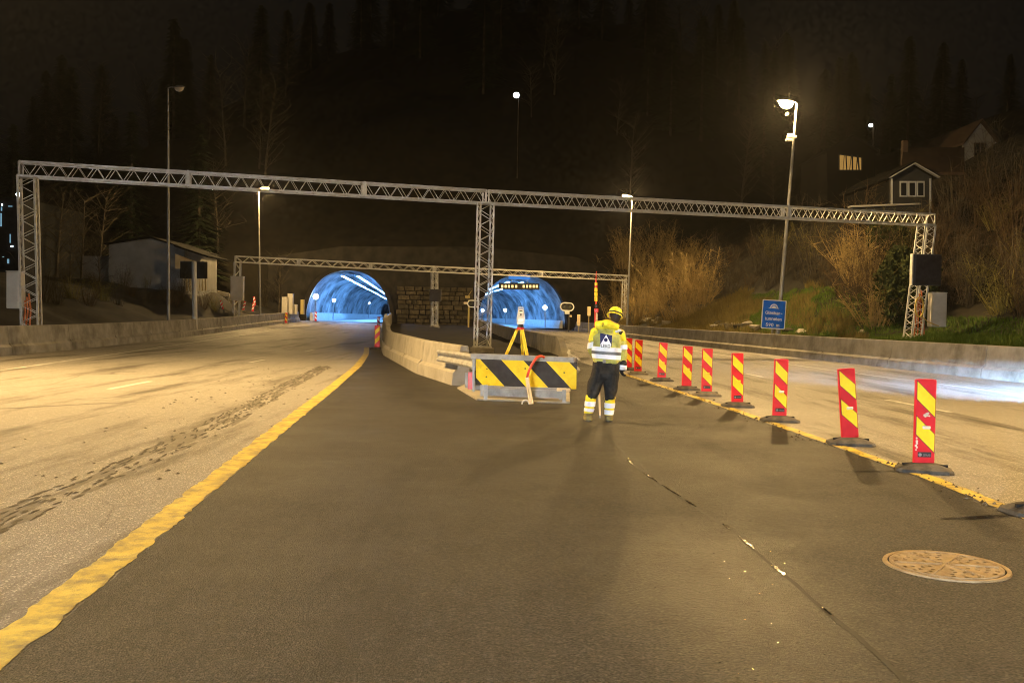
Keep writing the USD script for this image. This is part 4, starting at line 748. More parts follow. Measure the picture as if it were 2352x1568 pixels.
body = union(hull((W2(370, 470), 0.09), (W2(530, 480), 0.09), (W2(385, 740), 0.08), (W2(500, 745), 0.08)), hull((W2(385, 740), 0.08), (W2(500, 745), 0.08), (hpL, 0.10), (hpR, 0.10)),
             hull((shL, 0.05), (shR, 0.05), (W2(455, 440), 0.08)), chain((W2(460, 420), 0.06), (W2(530, 300, 0.02), 0.055), (hd_ - [0, 0, 0.06], 0.055)), hull((hd_, 0.088), (hd_ + [0.0, 0.03, -0.07], 0.06), (hd_ + [0, -0.02, 0.03], 0.085)), hull((hd_ + [0.01, 0.11, -0.02], 0.012), (hd_ + [0.01, 0.09, 0.02], 0.01)),
             chain((shL, 0.05), (elL, 0.042), (wrL, 0.028)), chain((shR, 0.05), (elR, 0.042), (W2(626, 805, -0.01), 0.028)), hL, hR,
             chain((hpL, 0.095), (knL, 0.062), (anL, 0.042)), chain((hpR, 0.095), (knR, 0.062), (anR, 0.042)), hull((anL, 0.04), (anL + [-0.01, 0.15, -0.05], 0.03)), hull((anR, 0.04), (anR + [0.02, 0.15, -0.05], 0.03)))
for sg in (-1, 1): body = body + hull((hd_ + [sg * 0.09, 0.0, 0.01], 0.016), (hd_ + [sg * 0.092, -0.01, -0.03], 0.012))
obj('body', soft(body, 0.02, 4), LK['skin'], wk, smooth=True)
obj('hair', soft(hull((hd_ + [0, -0.03, 0.0], 0.092), (hd_ + [0, -0.025, -0.05], 0.075), (hd_ + [0, 0.01, 0.03], 0.095)), 0.02, 3, 0.012, 40), LK['hair'], wk, smooth=True)
torso = hull((W2(348, 470), 0.118), (W2(548, 482), 0.118), (W2(366, 725), 0.108), (W2(520, 732), 0.108)); shoulders = hull((shL, 0.078), (shR, 0.078), (W2(360, 480), 0.11), (W2(540, 490), 0.11), (W2(450, 375, 0.0), 0.085))
hem = hull((W2(366, 725), 0.108), (W2(520, 732), 0.108), (W2(370, 745), 0.110), (W2(516, 750), 0.110)); sleeveR = chain((shR, 0.080), (W2(618, 540), 0.078), (elR, 0.072), (W2(634, 760), 0.060)); sleeveL = chain((shL, 0.080), (W2(290, 520), 0.074), (elL, 0.068), (wrL, 0.054))
slab_ = lambda z0, z1: m3.Manifold.cube((3, 3, z1 - z0), True).translate((float(shR[0]), Yw, (z0 + z1) / 2))
zj = W2(440, 772)[2]; jk = union(torso, shoulders, hem)
jacket = union(jk - slab_(zj - 1.0, zj), sleeveR, sleeveL)
obj('jacket', soft(jacket, 0.02, 4, 0.050, 9, 3), LK['hivis_worn'], wk, smooth=True)
yoke = (union(shoulders, chain((shL, 0.086), (W2(290, 520), 0.079)), chain((shR, 0.086), (W2(612, 500), 0.084))) ^ slab_(W2(450, 520)[2], 2.2)) - m3.Manifold.cube((0.24, 0.5, 0.5), True).translate(tuple(W2(440, 500, -0.22)))
obj('shoulder_panel', soft(yoke.translate((0, -0.004, 0.004)), 0.02, 3, 0.018, 12, 4), LK['hivis'], wk, smooth=True)
hood = union(hull((W2(352, 345, -0.06), 0.058), (W2(450, 325, -0.10), 0.070), (W2(340, 318, 0.04), 0.045), (W2(470, 312, 0.02), 0.06)), hull((W2(450, 325, -0.10), 0.070), (W2(548, 362, -0.07), 0.052), (W2(470, 312, 0.02), 0.06), (W2(560, 345, 0.03), 0.04)))
obj('hood', soft(hood, 0.018, 4, 0.030, 14, 6), LK['hivis'], wk, smooth=True)
obj('hood_cord', MB().tube([W2(402, 300, -0.175), W2(405, 325, -0.18), W2(399, 352, -0.175)], 0.006, 6), LK['strap_black'], wk)
def band(m, z0, z1, tilt=0.0, name='reflective_band', c=None, mt='silver_tape', grow=1.0):
    c = c if c is not None else (float(W2(440, 650)[0]), Yw); s_ = m3.Manifold.cube((2, 2, z1 - z0), True).rotate((0, math.degrees(tilt), 0)).translate((c[0], c[1], (z0 + z1) / 2))
    r_ = (m ^ s_); obj(name, soft(r_, 0.02, 2, 0.008, 12, 5), LK[mt], wk, smooth=50)
def zc(y): return float(W2(440, y)[2])
fat = lambda d: union(hull((W2(348, 470), 0.118 + d), (W2(548, 482), 0.118 + d), (W2(366, 725), 0.108 + d), (W2(520, 732), 0.108 + d)))
band(fat(0.016), zc(637), zc(588), 0.055); band(fat(0.016), zc(722), zc(672), 0.05); band(fat(0.013), zc(673), zc(636), 0.05, 'grey_band', mt='grey_tape')
armR = union(chain((shR, 0.092), (W2(618, 540), 0.090), (elR, 0.085), (W2(634, 760), 0.072), (W2(632, 830), 0.066))); band(armR ^ m3.Manifold.cube((0.24, 1, 3), True).translate((float(elR[0]) + 0.01, Yw, 1)), zc(615), zc(560), -0.08, c=(float(elR[0]), Yw))
band(armR ^ m3.Manifold.cube((0.30, 1, 3), True).translate((float(elR[0]) + 0.01, Yw, 1)), zc(845), zc(792), 0.05, c=(float(elR[0]), Yw))
armL = union(chain((shL, 0.092), (W2(290, 520), 0.084), (elL, 0.080), (wrL, 0.066))); band(armL ^ m3.Manifold.cube((0.17, 1, 3), True).translate((float(elL[0]) - 0.02, Yw, 1)), zc(592), zc(530), -0.35, c=(float(elL[0]), Yw))
obj('shoulder_tape', soft(hull((W2(556, 408, -0.075), 0.022), (W2(600, 396, -0.07), 0.022), (W2(560, 415, -0.06), 0.03)), 0.015, 2), LK['silver_tape'], wk, smooth=True); obj('shoulder_patch', soft(hull((W2(600, 425, -0.075), 0.022), (W2(622, 418, -0.06), 0.02), (W2(615, 448, -0.07), 0.018)), 0.015, 2), LK['black_cloth'], wk, smooth=True)
# emblem: white triangle with a dot on a dark blue field, lettering below
db = -0.139
def flat(name, pts, m, dy, par): 
    a = np.array([W2(x, y, db + dy) for x, y in pts]); k = len(a); v = np.vstack([a, a + [0, 0.006, 0]]); f = [[0, j, j + 1] for j in range(1, k - 1)] + [[k, k + j + 1, k + j] for j in range(1, k - 1)] + [[j, (j + 1) % k, k + (j + 1) % k] for j in range(k)] + [[j, k + (j + 1) % k, k + j] for j in range(k)]
    return obj(name, (v, np.array(f)), LK[m], par)
em = flat('emblem', [(370, 425), (508, 452), (503, 580), (372, 572)], 'navy', 0.0, wk); flat('triangle', [(440, 446), (498, 558), (492, 590), (376, 588), (375, 552)], 'silver_tape', -0.003, em)
flat('dot', [(436 + 21 * math.cos(a), 504 + 23 * math.sin(a)) for a in np.linspace(0, 2 * np.pi, 16, endpoint=False)], 'navy', -0.006, em)
tx, tf = MB().tm(meshkit.text_mesh('LEKO', 0.048, 0.003, True)).mesh(); tx = tx * [0.88, 1, 1]; q0 = W2(378, 589, db - 0.011); obj('lettering', (np.stack([q0[0] + tx[:, 0], q0[1] - tx[:, 2], q0[2] + tx[:, 1] - tx[:, 0] * 0.05], 1), tf), LK['strap_black'], em)
tro = union(hull((W2(366, 755), 0.104), (W2(518, 760), 0.104), (hpL, 0.122), (hpR, 0.122)), chain((hpL, 0.120), (W2(316, 1000), 0.112), (W2(290, 1090), 0.108), (knL, 0.098), (W2(266, 1160, -0.01), 0.092)), chain((hpR, 0.120), (W2(502, 1000), 0.110), (W2(496, 1090), 0.108), (knR, 0.096), (W2(488, 1170, -0.01), 0.092)))
obj('trousers', soft(tro - slab_(zc(752), 3.0), 0.022, 4, 0.060, 8, 8), LK['black_cloth'], wk, smooth=True)
gl, gr_ = chain((W2(270, 1135, -0.01), 0.088), (W2(252, 1260), 0.080), (W2(236, 1345), 0.074)), chain((W2(487, 1150, -0.01), 0.088), (W2(480, 1270), 0.078), (W2(472, 1360), 0.070))
obj('legging', soft((gl ^ slab_(zc(1350), zc(1142))), 0.02, 3, 0.022, 13, 9), LK['hivis'], wk, smooth=50); obj('legging', soft((gr_ ^ slab_(zc(1370), zc(1155))), 0.02, 3, 0.022, 13, 10), LK['hivis'], wk, smooth=50)
g2, g3 = chain((W2(270, 1135, -0.01), 0.096), (W2(252, 1260), 0.088), (W2(236, 1345), 0.082)), chain((W2(487, 1150, -0.01), 0.096), (W2(480, 1270), 0.086), (W2(472, 1360), 0.078))
for m_, a, b, ti in ((g2, 1275, 1218, 0.04), (g2, 1338, 1300, 0.06), (g3, 1285, 1226, 0.02), (g3, 1358, 1305, 0.03)): band(m_, zc(a), zc(b), ti, c=(float(W2(360, 1300)[0]), Yw))
for an, sg in ((anL, -0.02), (anR, 0.03)):
    toe = an + np.array([sg, 0.17, 0]); zb = an[2] - 0.075
    b = union(hull((an + [0, 0, 0.02], 0.068), ([an[0], an[1] - 0.03, 0.045], 0.045), ([toe[0], toe[1], 0.05], 0.05)), hull(([an[0] - .02, an[1] - 0.03, 0.045], 0.045), ([an[0] + .02, an[1] - 0.03, 0.045], 0.045), ([toe[0] - .015, toe[1], 0.045], 0.045), ([toe[0] + .015, toe[1], 0.045], 0.045))) - m3.Manifold.cube((2, 2, 1), True).translate((float(an[0]), float(an[1]), -0.492))
    bt = obj('boot', soft(b, 0.018, 3, 0.02, 18, 11), LK['boot'], wk, smooth=True)
    so = m3.Manifold.batch_hull([m3.Manifold.cylinder(0.022, 0.052, -1, 20).translate((float(x), float(y), 0.006)) for x, y in ((an[0], an[1] - 0.03), (toe[0], toe[1]))]); obj('sole', MB().tm(so), LK['rubber'], bt)
def glove(h, m): 
    q = h.refine_to_length(0.006).to_mesh(); t_ = trimesh.Trimesh(q.vert_properties[:, :3], q.tri_verts); trimesh.smoothing.filter_taubin(t_, iterations=4); v = np.array(t_.vertices) + np.array(t_.vertex_normals) * 0.004; obj('glove', (v, np.array(t_.faces)), LK[m], wk, smooth=True)
glove(hR, 'black_cloth'); glove(hL, 'red_gloss'); obj('cuff', soft(hull((W2(634, 755), 0.064), (W2(632, 830), 0.058)), 0.02, 3, 0.015, 15), LK['black_cloth'], wk, smooth=True)
obj('glove_cuff', soft(hull((elL * 0.25 + wrL * 0.75, 0.060), (wrL, 0.050)), 0.02, 3), LK['red_gloss'], wk, smooth=True)
hm = MB().lathe([(0.001, 0.150), (0.04, 0.146), (0.08, 0.128), (0.108, 0.092), (0.120, 0.045), (0.123, 0.0), (0.142, -0.010), (0.143, -0.016), (0.120, -0.008)], n=36); v, f = hm.mesh(); v[:, 1] *= 1.16; v[:, 1] += np.where((v[:, 2] < 0.01) & (v[:, 1] > 0.1), 0.03, 0)
Rh = trimesh.transformations.euler_matrix(-0.28, 0.26, 0.0)[:3, :3]; hc = W2(540, 222, 0.03); hel = obj('hard_hat', (v @ Rh.T * 0.93 + hc, f), LK['helmet_yellow'], wk, smooth=40)
for k in (-1, 0, 1): obj('ridge', MB().tube([Rh @ np.array([k * 0.03, y * 1.16, 0.148 - 3.4 * y * y - abs(k) * 0.006]) * 0.94 + hc for y in np.linspace(-0.10, 0.10, 9)], 0.007, 6), LK['helmet_yellow'], hel, smooth=True)
a_ = np.linspace(0, 2 * np.pi, 40); obj('strap', MB().tube([Rh @ np.array([0.124 * math.cos(a), 0.124 * 1.16 * math.sin(a), 0.028]) * 0.94 + hc for a in a_], 0.011, 6), LK['strap_black'], hel, smooth=True)
obj('buckle', MB().box(W2(418, 752, -0.125), (0.05, 0.012, 0.05), None, 0.006), LK['label_grey'], wk); obj('belt', soft(hull((W2(372, 768), 0.104), (W2(512, 772), 0.104)) ^ slab_(zc(775), zc(758)), 0.03, 1), LK['strap_black'], wk, smooth=40)

sp = thing('survey_pole', 'tall slim survey pole with a yellow and red prism head, held upright by the worker', 'survey pole')
def PX(px, py, Y): return P(px, py, Y)
Yp = Yw + 0.42; a, b = PX(1378, 963, Yp), PX(1369, 712, Yp); a[2] = 0.0; wd = 2150 / Yp
obj('rod', MB().tube([a + [0, 0, 0.06], a * .5 + b * .5, b], 0.017, 10), LK['cream_plastic'], sp, smooth=40); obj('point', MB().lathe([(0.001, 0.0), (0.016, 0.06), (0.016, 0.09)], a, 10), LK['dull_steel'], sp)
obj('red_rod', MB().tube([PX(1366, 800, Yp - 0.02), PX(1367, 715, Yp - 0.02)], 0.012, 8), LK['red_plastic'], sp, smooth=40); obj('pale_rod', MB().tube([PX(1372.5, 800, Yp), PX(1371, 720, Yp)], 0.010, 8), LK['ivory'], sp, smooth=40)
obj('clamp', MB().box(PX(1369.5, 713, Yp - 0.01), (0.07, 0.05, 0.07), None, 0.01), LK['red_gloss'], sp); obj('clamp', MB().box(PX(1369.5, 703, Yp), (0.045, 0.045, 0.05), None, 0.01), LK['strap_black'], sp)
for k, (y0, y1, m, r) in enumerate(((698, 692, 'red_plastic', 0.014), (692, 681, 'yellow_sheet', 0.026), (680, 671, 'yellow_sheet', 0.027), (670, 661, 'yellow_sheet', 0.026), (661, 655, 'red_plastic', 0.022), (655, 649, 'yellow_sheet', 0.024), (649, 643, 'red_plastic', 0.016))):
    A, B = PX(1369, y0, Yp), PX(1369, y1, Yp); obj('prism_ring', MB().tube([A, A + (B - A) * .15, A + (B - A) * .85, B], [r * 0.8, r, r, r * 0.8], 12), LK[m], sp, smooth=30)
obj('antenna', MB().tube([PX(1369, 643, Yp), PX(1369.5, 623, Yp)], [0.010, 0.004], 8), LK['red_plastic'], sp, smooth=True)

# ------------------------------------------------------------------ signs and signals
Ys = 49.2; tl_, tr2, bl_ = P(1752, 687, Ys), P(1807, 690.5, Ys), P(1748, 753.5, Ys); ex = tr2 - tl_; sw = np.linalg.norm(ex); ex /= sw; ey = tl_ - bl_; ey -= ex * (ey @ ex); sh = np.linalg.norm(ey); ey /= sh; n_ = np.cross(ex, ey); o_ = tl_ - ey * sh
t = thing('tunnel_sign', 'blue sign with a white border, a tunnel symbol and the words Glaskartunnelen 590 m', 'road sign')
rr_ = lambda w, h, r: sbox(r, r, w - r, h - r).buffer(r, 6)
pl = obj('plate', MB().prism(rr_(sw, sh, 0.06), o_ - n_ * 0.02, ex, ey, 0.02), LK['white_sheet'], t); bg = affinity.translate(rr_(sw - 0.10, sh - 0.10, 0.03), 0.05, 0.05); obj('blue_field', MB().prism(bg, o_, ex, ey, 0.003), LK['blue_sheet'], pl)
def word(txt, h, cx, by, wmax): 
    v, f = MB().tm(meshkit.text_mesh(txt, h, 0.004, True)).mesh(); w_ = v[:, 0].max() - v[:, 0].min(); k = min(1.0, wmax / w_); x0 = cx - w_ * k / 2 - v[:, 0].min() * k; obj('lettering', (o_ + n_ * 0.003 + (x0 + v[:, :1] * k) * ex + (by + v[:, 1:2]) * ey + v[:, 2:] * n_, f), LK['white_sheet'], pl)
word('Glaskar-', sh * 0.105, sw * 0.50, sh * 0.50, sw * 0.80); word('tunnelen', sh * 0.105, sw * 0.50, sh * 0.295, sw * 0.80); word('590  m', sh * 0.105, sw * 0.48, sh * 0.085, sw * 0.58)
cx, cy = sw * 0.49, sh * 0.725; half = lambda r: Point(cx, cy).buffer(r, 16).intersection(sbox(0, cy, sw, sh)); obj('symbol', MB().prism(half(sw * 0.165).difference(half(sw * 0.115)).union(sbox(cx - sw * 0.215, cy - sh * 0.02, cx + sw * 0.215, cy + 0.001)), o_ + n_ * 0.003, ex, ey, 0.004), LK['white_sheet'], pl); obj('symbol', MB().prism(half(sw * 0.085), o_ + n_ * 0.003, ex, ey, 0.004), LK['white_sheet'], pl)
b = P(1775, 800, Ys); obj('post', MB().tube([(o_ + ex * sw * 0.5 - n_ * 0.08) + [0, 0, 0.1], [o_[0] + ex[0] * sw * 0.5, Ys + 0.08, ground(o_[0], Ys) - 0.1]], 0.06, 10), LK['pole_grey'], t)
def signal(label, px, py, w, Y, pbase, m='post_yellow'):
    c = P(px, py, Y); k = Y / 2150; W_, H_ = w * k, w * 0.62 * k; t = thing('lane_signal', label, 'traffic signal')
    st = affinity.translate(sbox(-W_ / 2 + H_ / 2, 0, W_ / 2 - H_ / 2, 0.0001).buffer(H_ / 2, 10), 0, 0); X_, Z_ = np.array([1.0, 0, -0.02]), np.array([0, 0, 1.0])
    hs = obj('housing', MB().prism(st, c + [0, 0.14, 0], X_, Z_, 0.15), LK['signal_black'], t); obj('white_rim', MB().prism(st.difference(st.buffer(-H_ * 0.13)), c + [0, 0.0, 0], X_, Z_, 0.03), LK['white_sheet'], hs)
    for sg in (-1, 1):
        q = c + [sg * W_ * 0.20, -0.012, 0]; obj('lens', MB().lathe([(0.001, 0.03), (H_ * 0.15, 0.022), (H_ * 0.22, 0.0)], q, 16, (0, -1, 0)), LK['signal_lens'], hs, smooth=True); obj('visor', MB().sweep([[(q[0] + H_ * r * math.cos(a), q[1] - d, q[2] + H_ * r * math.sin(a)) for a in np.linspace(0.1, 3.04, 12)] for r, d in ((0.25, 0.0), (0.24, 0.16))], close=False), LK['signal_black'], hs)
    bx = P(*pbase, Y); bx[2] = float(zg(bx[0], bx[1])); obj('post', MB().tube([bx, [bx[0], Y + 0.1, c[2] + H_ * 0.5]], 0.09, 8), LK[m], t); obj('arm', MB().bar([bx[0], Y + 0.1, c[2]], c + [0, 0.1, 0], 0.07), LK[m], t)
    return t, c, k
t, c, k = signal('black lane signal with white rim on a yellowish post, left of the right tunnel', 1087, 697.5, 28, 97, (1076, 746)); obj('box', MB().box(P(1074, 682, 96.8), (0.5, 0.3, 0.28), None, 0.03), LK['post_yellow'], t); obj('lamp', MB().box(P(1069, 696, 96.7), (0.35, 0.2, 0.22), None, 0.05), LK['ivory'], t); obj('arm', MB().bar(P(1074, 682, 97), P(1083, 668, 97), 0.06), LK['post_yellow'], t)
t, c, k = signal('black lane signal with a white rim, right of the right tunnel mouth', 1302.5, 704.5, 33, 100, (1306, 758), 'cabinet_dark'); obj('small_box', MB().box(P(1302.5, 718, 99.8), (0.52, 0.15, 0.30), None, 0.02), LK['white_sheet'], t); obj('small_box', MB().box(P(1311, 726, 99.8), (0.26, 0.15, 0.22), None, 0.02), LK['cream_plastic'], t)
for (x0, y0, x1, y1, Y, lab) in ((1325, 748, 1333, 722, 96, 'short cream marker post behind the right barrier, left one of two'), (1349, 725, 1357, 704, 94, 'cream plate on a thin stake behind the right barrier')):
    a, b = P(x0, y0, Y), P(x1, y1, Y); t = thing('roadside_plate', lab, 'plate'); obj('plate', MB().box((a + b) / 2, (b[0] - a[0], 0.06, b[2] - a[2]), None, 0.02), LK['cream_plastic'], t); obj('stake', MB().bar([(a[0] + b[0]) / 2, Y + 0.06, ground((a[0] + b[0]) / 2, Y)], [(a[0] + b[0]) / 2, Y + 0.06, b[2]], 0.05), LK['post_yellow'], t)
# over the lanes in the right tunnel
t = thing('lane_display', 'dark lane display with ten lit amber squares inside the right tunnel mouth', 'display'); Yl = 110.2
a, b = P(1146, 663, Yl), P(1239, 652, Yl); bd = obj('board', MB().box((a + b) / 2 + [0, 0.1, 0], (b[0] - a[0], 0.2, (b[2] - a[2]) * 1.15), None, 0.03), LK['signal_black'], t)
for px in (1153.5, 1161.5, 1169, 1177, 1185.5, 1203, 1210.5, 1218, 1226, 1233):
    q = P(px, 657.6, Yl); obj('amber_square', MB().box(q + [0, -0.01, 0], (0.24, 0.03, 0.30), None, 0.01), LK['amber_square'], bd)
a, b = P(1168, 641, Yl), P(1218, 632, Yl); obj('blue_sign', MB().box((a + b) / 2, (b[0] - a[0], 0.12, b[2] - a[2]), None, 0.02), LK['sign_lit'], t)
for px in (1175, 1212): obj('hanger', MB().bar(P(px, 655, Yl + 0.1), P(px, 641, Yl + 0.1), 0.08), LK['dull_steel'], t)
for px in (1178, 1208): obj('hanger', MB().bar(P(px, 633, Yl + 0.05), P(px, 622, Yl + 0.5), 0.08), LK['dull_steel'], t)

# ------------------------------------------------------------------ behind the left barrier
for (x0, y0, x1, y1, Y, lab) in ((648, 722, 661, 683, 95, 'pale roadside cabinet, left of the tall one by the left tunnel'), (661.5, 722, 674, 675, 95.5, 'tallest pale roadside cabinet by the left tunnel'), (675.5, 722, 683, 700, 96, 'small low pale cabinet by the left tunnel'), (691, 722, 699, 689, 97.5, 'narrow ochre cabinet nearest the left tunnel mouth')):
    a, b = P(x0, y0, Y), P(x1, y1, Y); cabinet('roadside_cabinet', lab, 'cabinet', ((a[0] + b[0]) / 2, Y, a[2]), (b[0] - a[0], 0.5, b[2] - a[2]), 'cabinet_grey' if x0 < 690 else 'post_yellow')
t = thing('pale_mast', 'short pale mast before the carport on the left bank', 'mast'); a, b = gz(448, 735, 60), P(446, 602, 60); obj('mast', MB().tube([a, b], [0.17, 0.15], 12), LK['cabinet_grey'], t, smooth=40); obj('cap', MB().lathe([(0.16, 0), (0.10, 0.06), (0.001, 0.07)], b, 12), LK['cabinet_grey'], t)
Yh = 76.0
def px_poly(name, pts, Y, th, m, par, dy=0.0):
    a = np.array([P(x, y, Y) for x, y in pts]); pg = Polygon(a[:, [0, 2]]); return obj(name, MB().prism(pg, (0, Y + th + dy, 0), (1, 0, 0), (0, 0, 1), th), LK[m], par)
t = thing('garage', 'pale grey gabled garage with a lit ochre carport on the left bank', 'garage')
px_poly('front_wall', [(250, 690), (250, 562), (345, 547), (425, 572), (425, 690)], Yh, 0.25, 'render_white', t)
a, b = P(250, 690, Yh), P(425, 562, Yh)
obj('side_wall', MB().box(((a[0]) + 0.12, Yh + 4.3, (a[2] + P(250, 562, Yh)[2]) / 2), (0.2, 8, P(250, 562, Yh)[2] - a[2])), LK['render_white'], t); obj('side_wall', MB().box((b[0] - 0.12, Yh + 4.3, (a[2] + P(425, 572, Yh)[2]) / 2), (0.2, 8, P(425, 572, Yh)[2] - a[2])), LK['render_white'], t)
for p, q in (((243, 562), (345, 545)), ((345, 545), (430, 573))):
    u, w = P(*p, Yh), P(*q, Yh); obj('roof', MB().sweep([[u + [0, -0.3, 0], w + [0, -0.3, 0], w + [0, -0.3, 0.1], u + [0, -0.3, 0.1]], [u + [0, 8.6, 0], w + [0, 8.6, 0], w + [0, 8.6, 0.1], u + [0, 8.6, 0.1]]]), LK['roof_dark'], t)
u, w = P(400, 566, Yh - 1.4), P(478, 592, Yh - 1.4); obj('carport_roof', MB().sweep([[u, w, w + [0, 0, 0.14], u + [0, 0, 0.14]], [u + [0, 6, 0], w + [0, 6, 0], w + [0, 6, 0.14], u + [0, 6, 0.14]]]), LK['roof_dark'], t)
px_poly('ochre_board', [(402.5, 617), (402.5, 583), (448, 600), (413, 599), (413, 617)], Yh - 1.3, 0.08, 'board_ochre', t); px_poly('grey_panel', [(413.5, 640), (413.5, 601), (476, 601), (476, 640)], Yh - 1.2, 0.06, 'board_dark', t)
for k, x in enumerate((427, 434, 441, 449, 456, 463, 470)): px_poly('slat', [(x, 668), (x, 640.5), (x + 3.4, 640.5), (x + 3.4, 668)], Yh - 1.25, 0.05, 'board_ochre', t)
px_poly('white_box', [(405, 657), (405, 639), (420, 639), (420, 657)], Yh - 1.6, 0.4, 'board_white', t); px_poly('low_annex', [(188, 655), (190, 588), (249, 588), (249, 655)], Yh + 0.5, 0.25, 'render_white', t)
t = thing('bank_wall', 'lit rough stone retaining wall with a pale coping on the left bank', 'wall'); Yb = 92.0
px_poly('coping', [(437, 660), (437, 651), (526, 674), (526, 682)], Yb - 0.25, 0.6, 'pale_concrete', t)
lo_, hi_ = lambda x: np.interp(x, [425, 470, 526], [676, 702, 709]), lambda x: np.interp(x, [425, 437, 526], [668, 661, 683]); x = 425.0
while x < 524:
    w_ = rng.uniform(8, 15); n_r = 3
    for k in range(n_r):
        y0, y1 = lo_(x + w_ / 2) + (hi_(x + w_ / 2) - lo_(x + w_ / 2)) * k / n_r, lo_(x + w_ / 2) + (hi_(x + w_ / 2) - lo_(x + w_ / 2)) * (k + 1) / n_r; a, b = P(x + 0.3, y0, Yb), P(min(x + w_, 526) - 0.3, y1 + 0.4, Yb)
        h_ = np.array([b[0] - a[0], rng.uniform(0.4, 0.6), b[2] - a[2]]) / 2; pts = np.array([[i, j, l] for i in (-1, 1) for j in (-1, 1) for l in (-1, 1)]) * h_ * rng.uniform(0.8, 1.0, (8, 3)); tm_ = trimesh.convex.convex_hull(pts); obj('stone', (np.array(tm_.vertices) + (a + b) / 2 + [0, 0.3, 0], np.array(tm_.faces)), LK['pale_concrete' if rng.random() < 0.6 else 'stone_b'], t)
    x += w_
# far lights
t = thing('distant_building', 'dark distant building at the left edge with a few cold lit windows', 'building'); Yf = 84.0
a, b = P(-60, 700, Yf), P(52, 455, Yf); obj('block', MB().box(((a[0] + b[0]) / 2, Yf + 6, (b[2] + 3) / 2), (b[0] - a[0], 12, b[2] - 3)), LK['board_dark'], t)
for (x, y, w_, h_, m) in ((5, 470, 2, 4, 'far_white'), (4, 480, 2, 9, 'far_blue'), (3, 505, 3, 30, 'far_blue'), (24, 474, 9, 2, 'far_blue'), (24, 548, 2, 20, 'far_blue'), (28, 566, 4, 4, 'far_white'), (8, 590, 3, 2, 'far_blue'), (19, 600, 4, 10, 'far_blue')):
    q = P(x, y, Yf); k = Yf / 2150; obj('lit_window', MB().box(q + [0, -0.02, 0], (w_ * k, 0.1, h_ * k)), LK[m], t)
def far_lamp(label, px, py, Y, r, m):
    q = P(px, py, Y); t = thing('far_lamp', label, 'lamp'); obj('pole', MB().tube([[q[0] + 0.3, q[1] + 0.1, ground(q[0], q[1]) - 0.2], [q[0] + 0.3, q[1] + 0.1, q[2] + r]], 0.07, 6), LK['bark'], t); obj('globe', MB().lathe([(0.001, -r), (r * 0.8, -r * 0.6), (r, 0), (r * 0.8, r * 0.6), (0.001, r)], q, 12), LK[m], t, smooth=True)
far_lamp('small cold lamp shining beside the left gantry column', 42, 447, 80, 0.20, 'far_white'); far_lamp('white lamp among the dark trees high on the hill above the tunnels', 1186, 219, 128, 0.42, 'far_white'); far_lamp('white lamp on the hill right of the nearest lit street lamp', 2000, 288, 88, 0.19, 'far_white'); far_lamp('tiny light under the gantry beam on the left', 487, 436, 110, 0.09, 'far_white')

# ------------------------------------------------------------------ houses on the right hill
def gable(t, x0, x1, yb, ye, ya, Y, depth, wall, roof, over=6, board=None):
    a = [(x0, yb), (x0, ye), ((x0 + x1) / 2, ya), (x1, ye), (x1, yb)]; px_poly('front_wall', a, Y, 0.2, wall, t)
    A = np.array([P(*q, Y) for q in a]); 
    for i in (0, 4): 
        hgt = A[1][2] - A[0][2]; obj('side_wall', MB().box((A[i][0] + (0.1 if i == 0 else -0.1), Y + depth / 2 + 0.11, A[i][2] + hgt / 2), (0.18, depth - 0.2, hgt)), LK['roof_dark'], t)
    s = (ye - ya) / ((x1 - x0) / 2); apex = P((x0 + x1) / 2, ya, Y)
    for e in ((x0 - over, ye + over * s), (x1 + over, ye + over * s)):
        u = P(*e, Y); rows = [[u + [0, d, 0.03], apex + [0, d, 0.03], apex + [0, d, 0.22], u + [0, d, 0.22]] for d in (-0.45, depth)]; obj('roof', MB().sweep(rows), LK[roof], t)
        if board: obj('barge_board', MB().bar(u + [0, -0.5, 0.05], apex + [0, -0.5, 0.05], 0.06, 0.34, hint=(0, 1, 0)), LK[board], t)
    return apex
t = thing('hill_house', 'dark house with white barge boards and a three part white gable window', 'house'); Yq = 62.0
gable(t, 2046, 2140, 500, 407, 380, Yq, 9, 'board_dark', 'roof_dark', 9, 'board_white')
for x in (2049, 2137): px_poly('corner_board', [(x - 2, 500), (x - 2, 410), (x + 2, 410), (x + 2, 500)], Yq - 0.08, 0.06, 'board_white', t)
for k in range(3):
    x = 2067 + k * 19.5; f_ = px_poly('window_frame', [(x, 452), (x, 416), (x + 18, 416), (x + 18, 452)], Yq - 0.10, 0.07, 'board_white', t); px_poly('pane', [(x + 3, 449), (x + 3, 420), (x + 15, 420), (x + 15, 449)], Yq - 0.12, 0.03, 'pane_dark', f_)
u, w = P(2070, 384, Yq + 3), P(2200, 372, Yq + 3); obj('main_roof', MB().sweep([[P(2068, 402, Yq + 1), P(2215, 402, Yq + 1), P(2215, 402, Yq + 1) + [0, 0, .2], P(2068, 402, Yq + 1) + [0, 0, .2]], [P(2075, 345, Yq + 7), P(2215, 345, Yq + 7), P(2215, 345, Yq + 7) + [0, 0, .2], P(2075, 345, Yq + 7) + [0, 0, .2]]]), LK['roof_tile'], t)
q = P(2078, 330, Yq + 6); obj('chimney', MB().box(q - [0, 0, 0.7], (0.4, 0.4, 1.8), None, 0.03), LK['roof_tile'], t)
t = thing('hill_house', 'pale steep gabled house top with a dark twin window, highest on the right hill', 'house'); gable(t, 2212, 2290, 420, 330, 281, 78, 9, 'render_white', 'roof_tile', 4)
for x in (2238, 2253): f_ = px_poly('window_frame', [(x, 368), (x, 328), (x + 13, 328), (x + 13, 368)], 77.9, 0.06, 'roof_tile', t); px_poly('pane', [(x + 2, 366), (x + 2, 331), (x + 11, 331), (x + 11, 366)], 77.87, 0.03, 'pane_dark', f_)
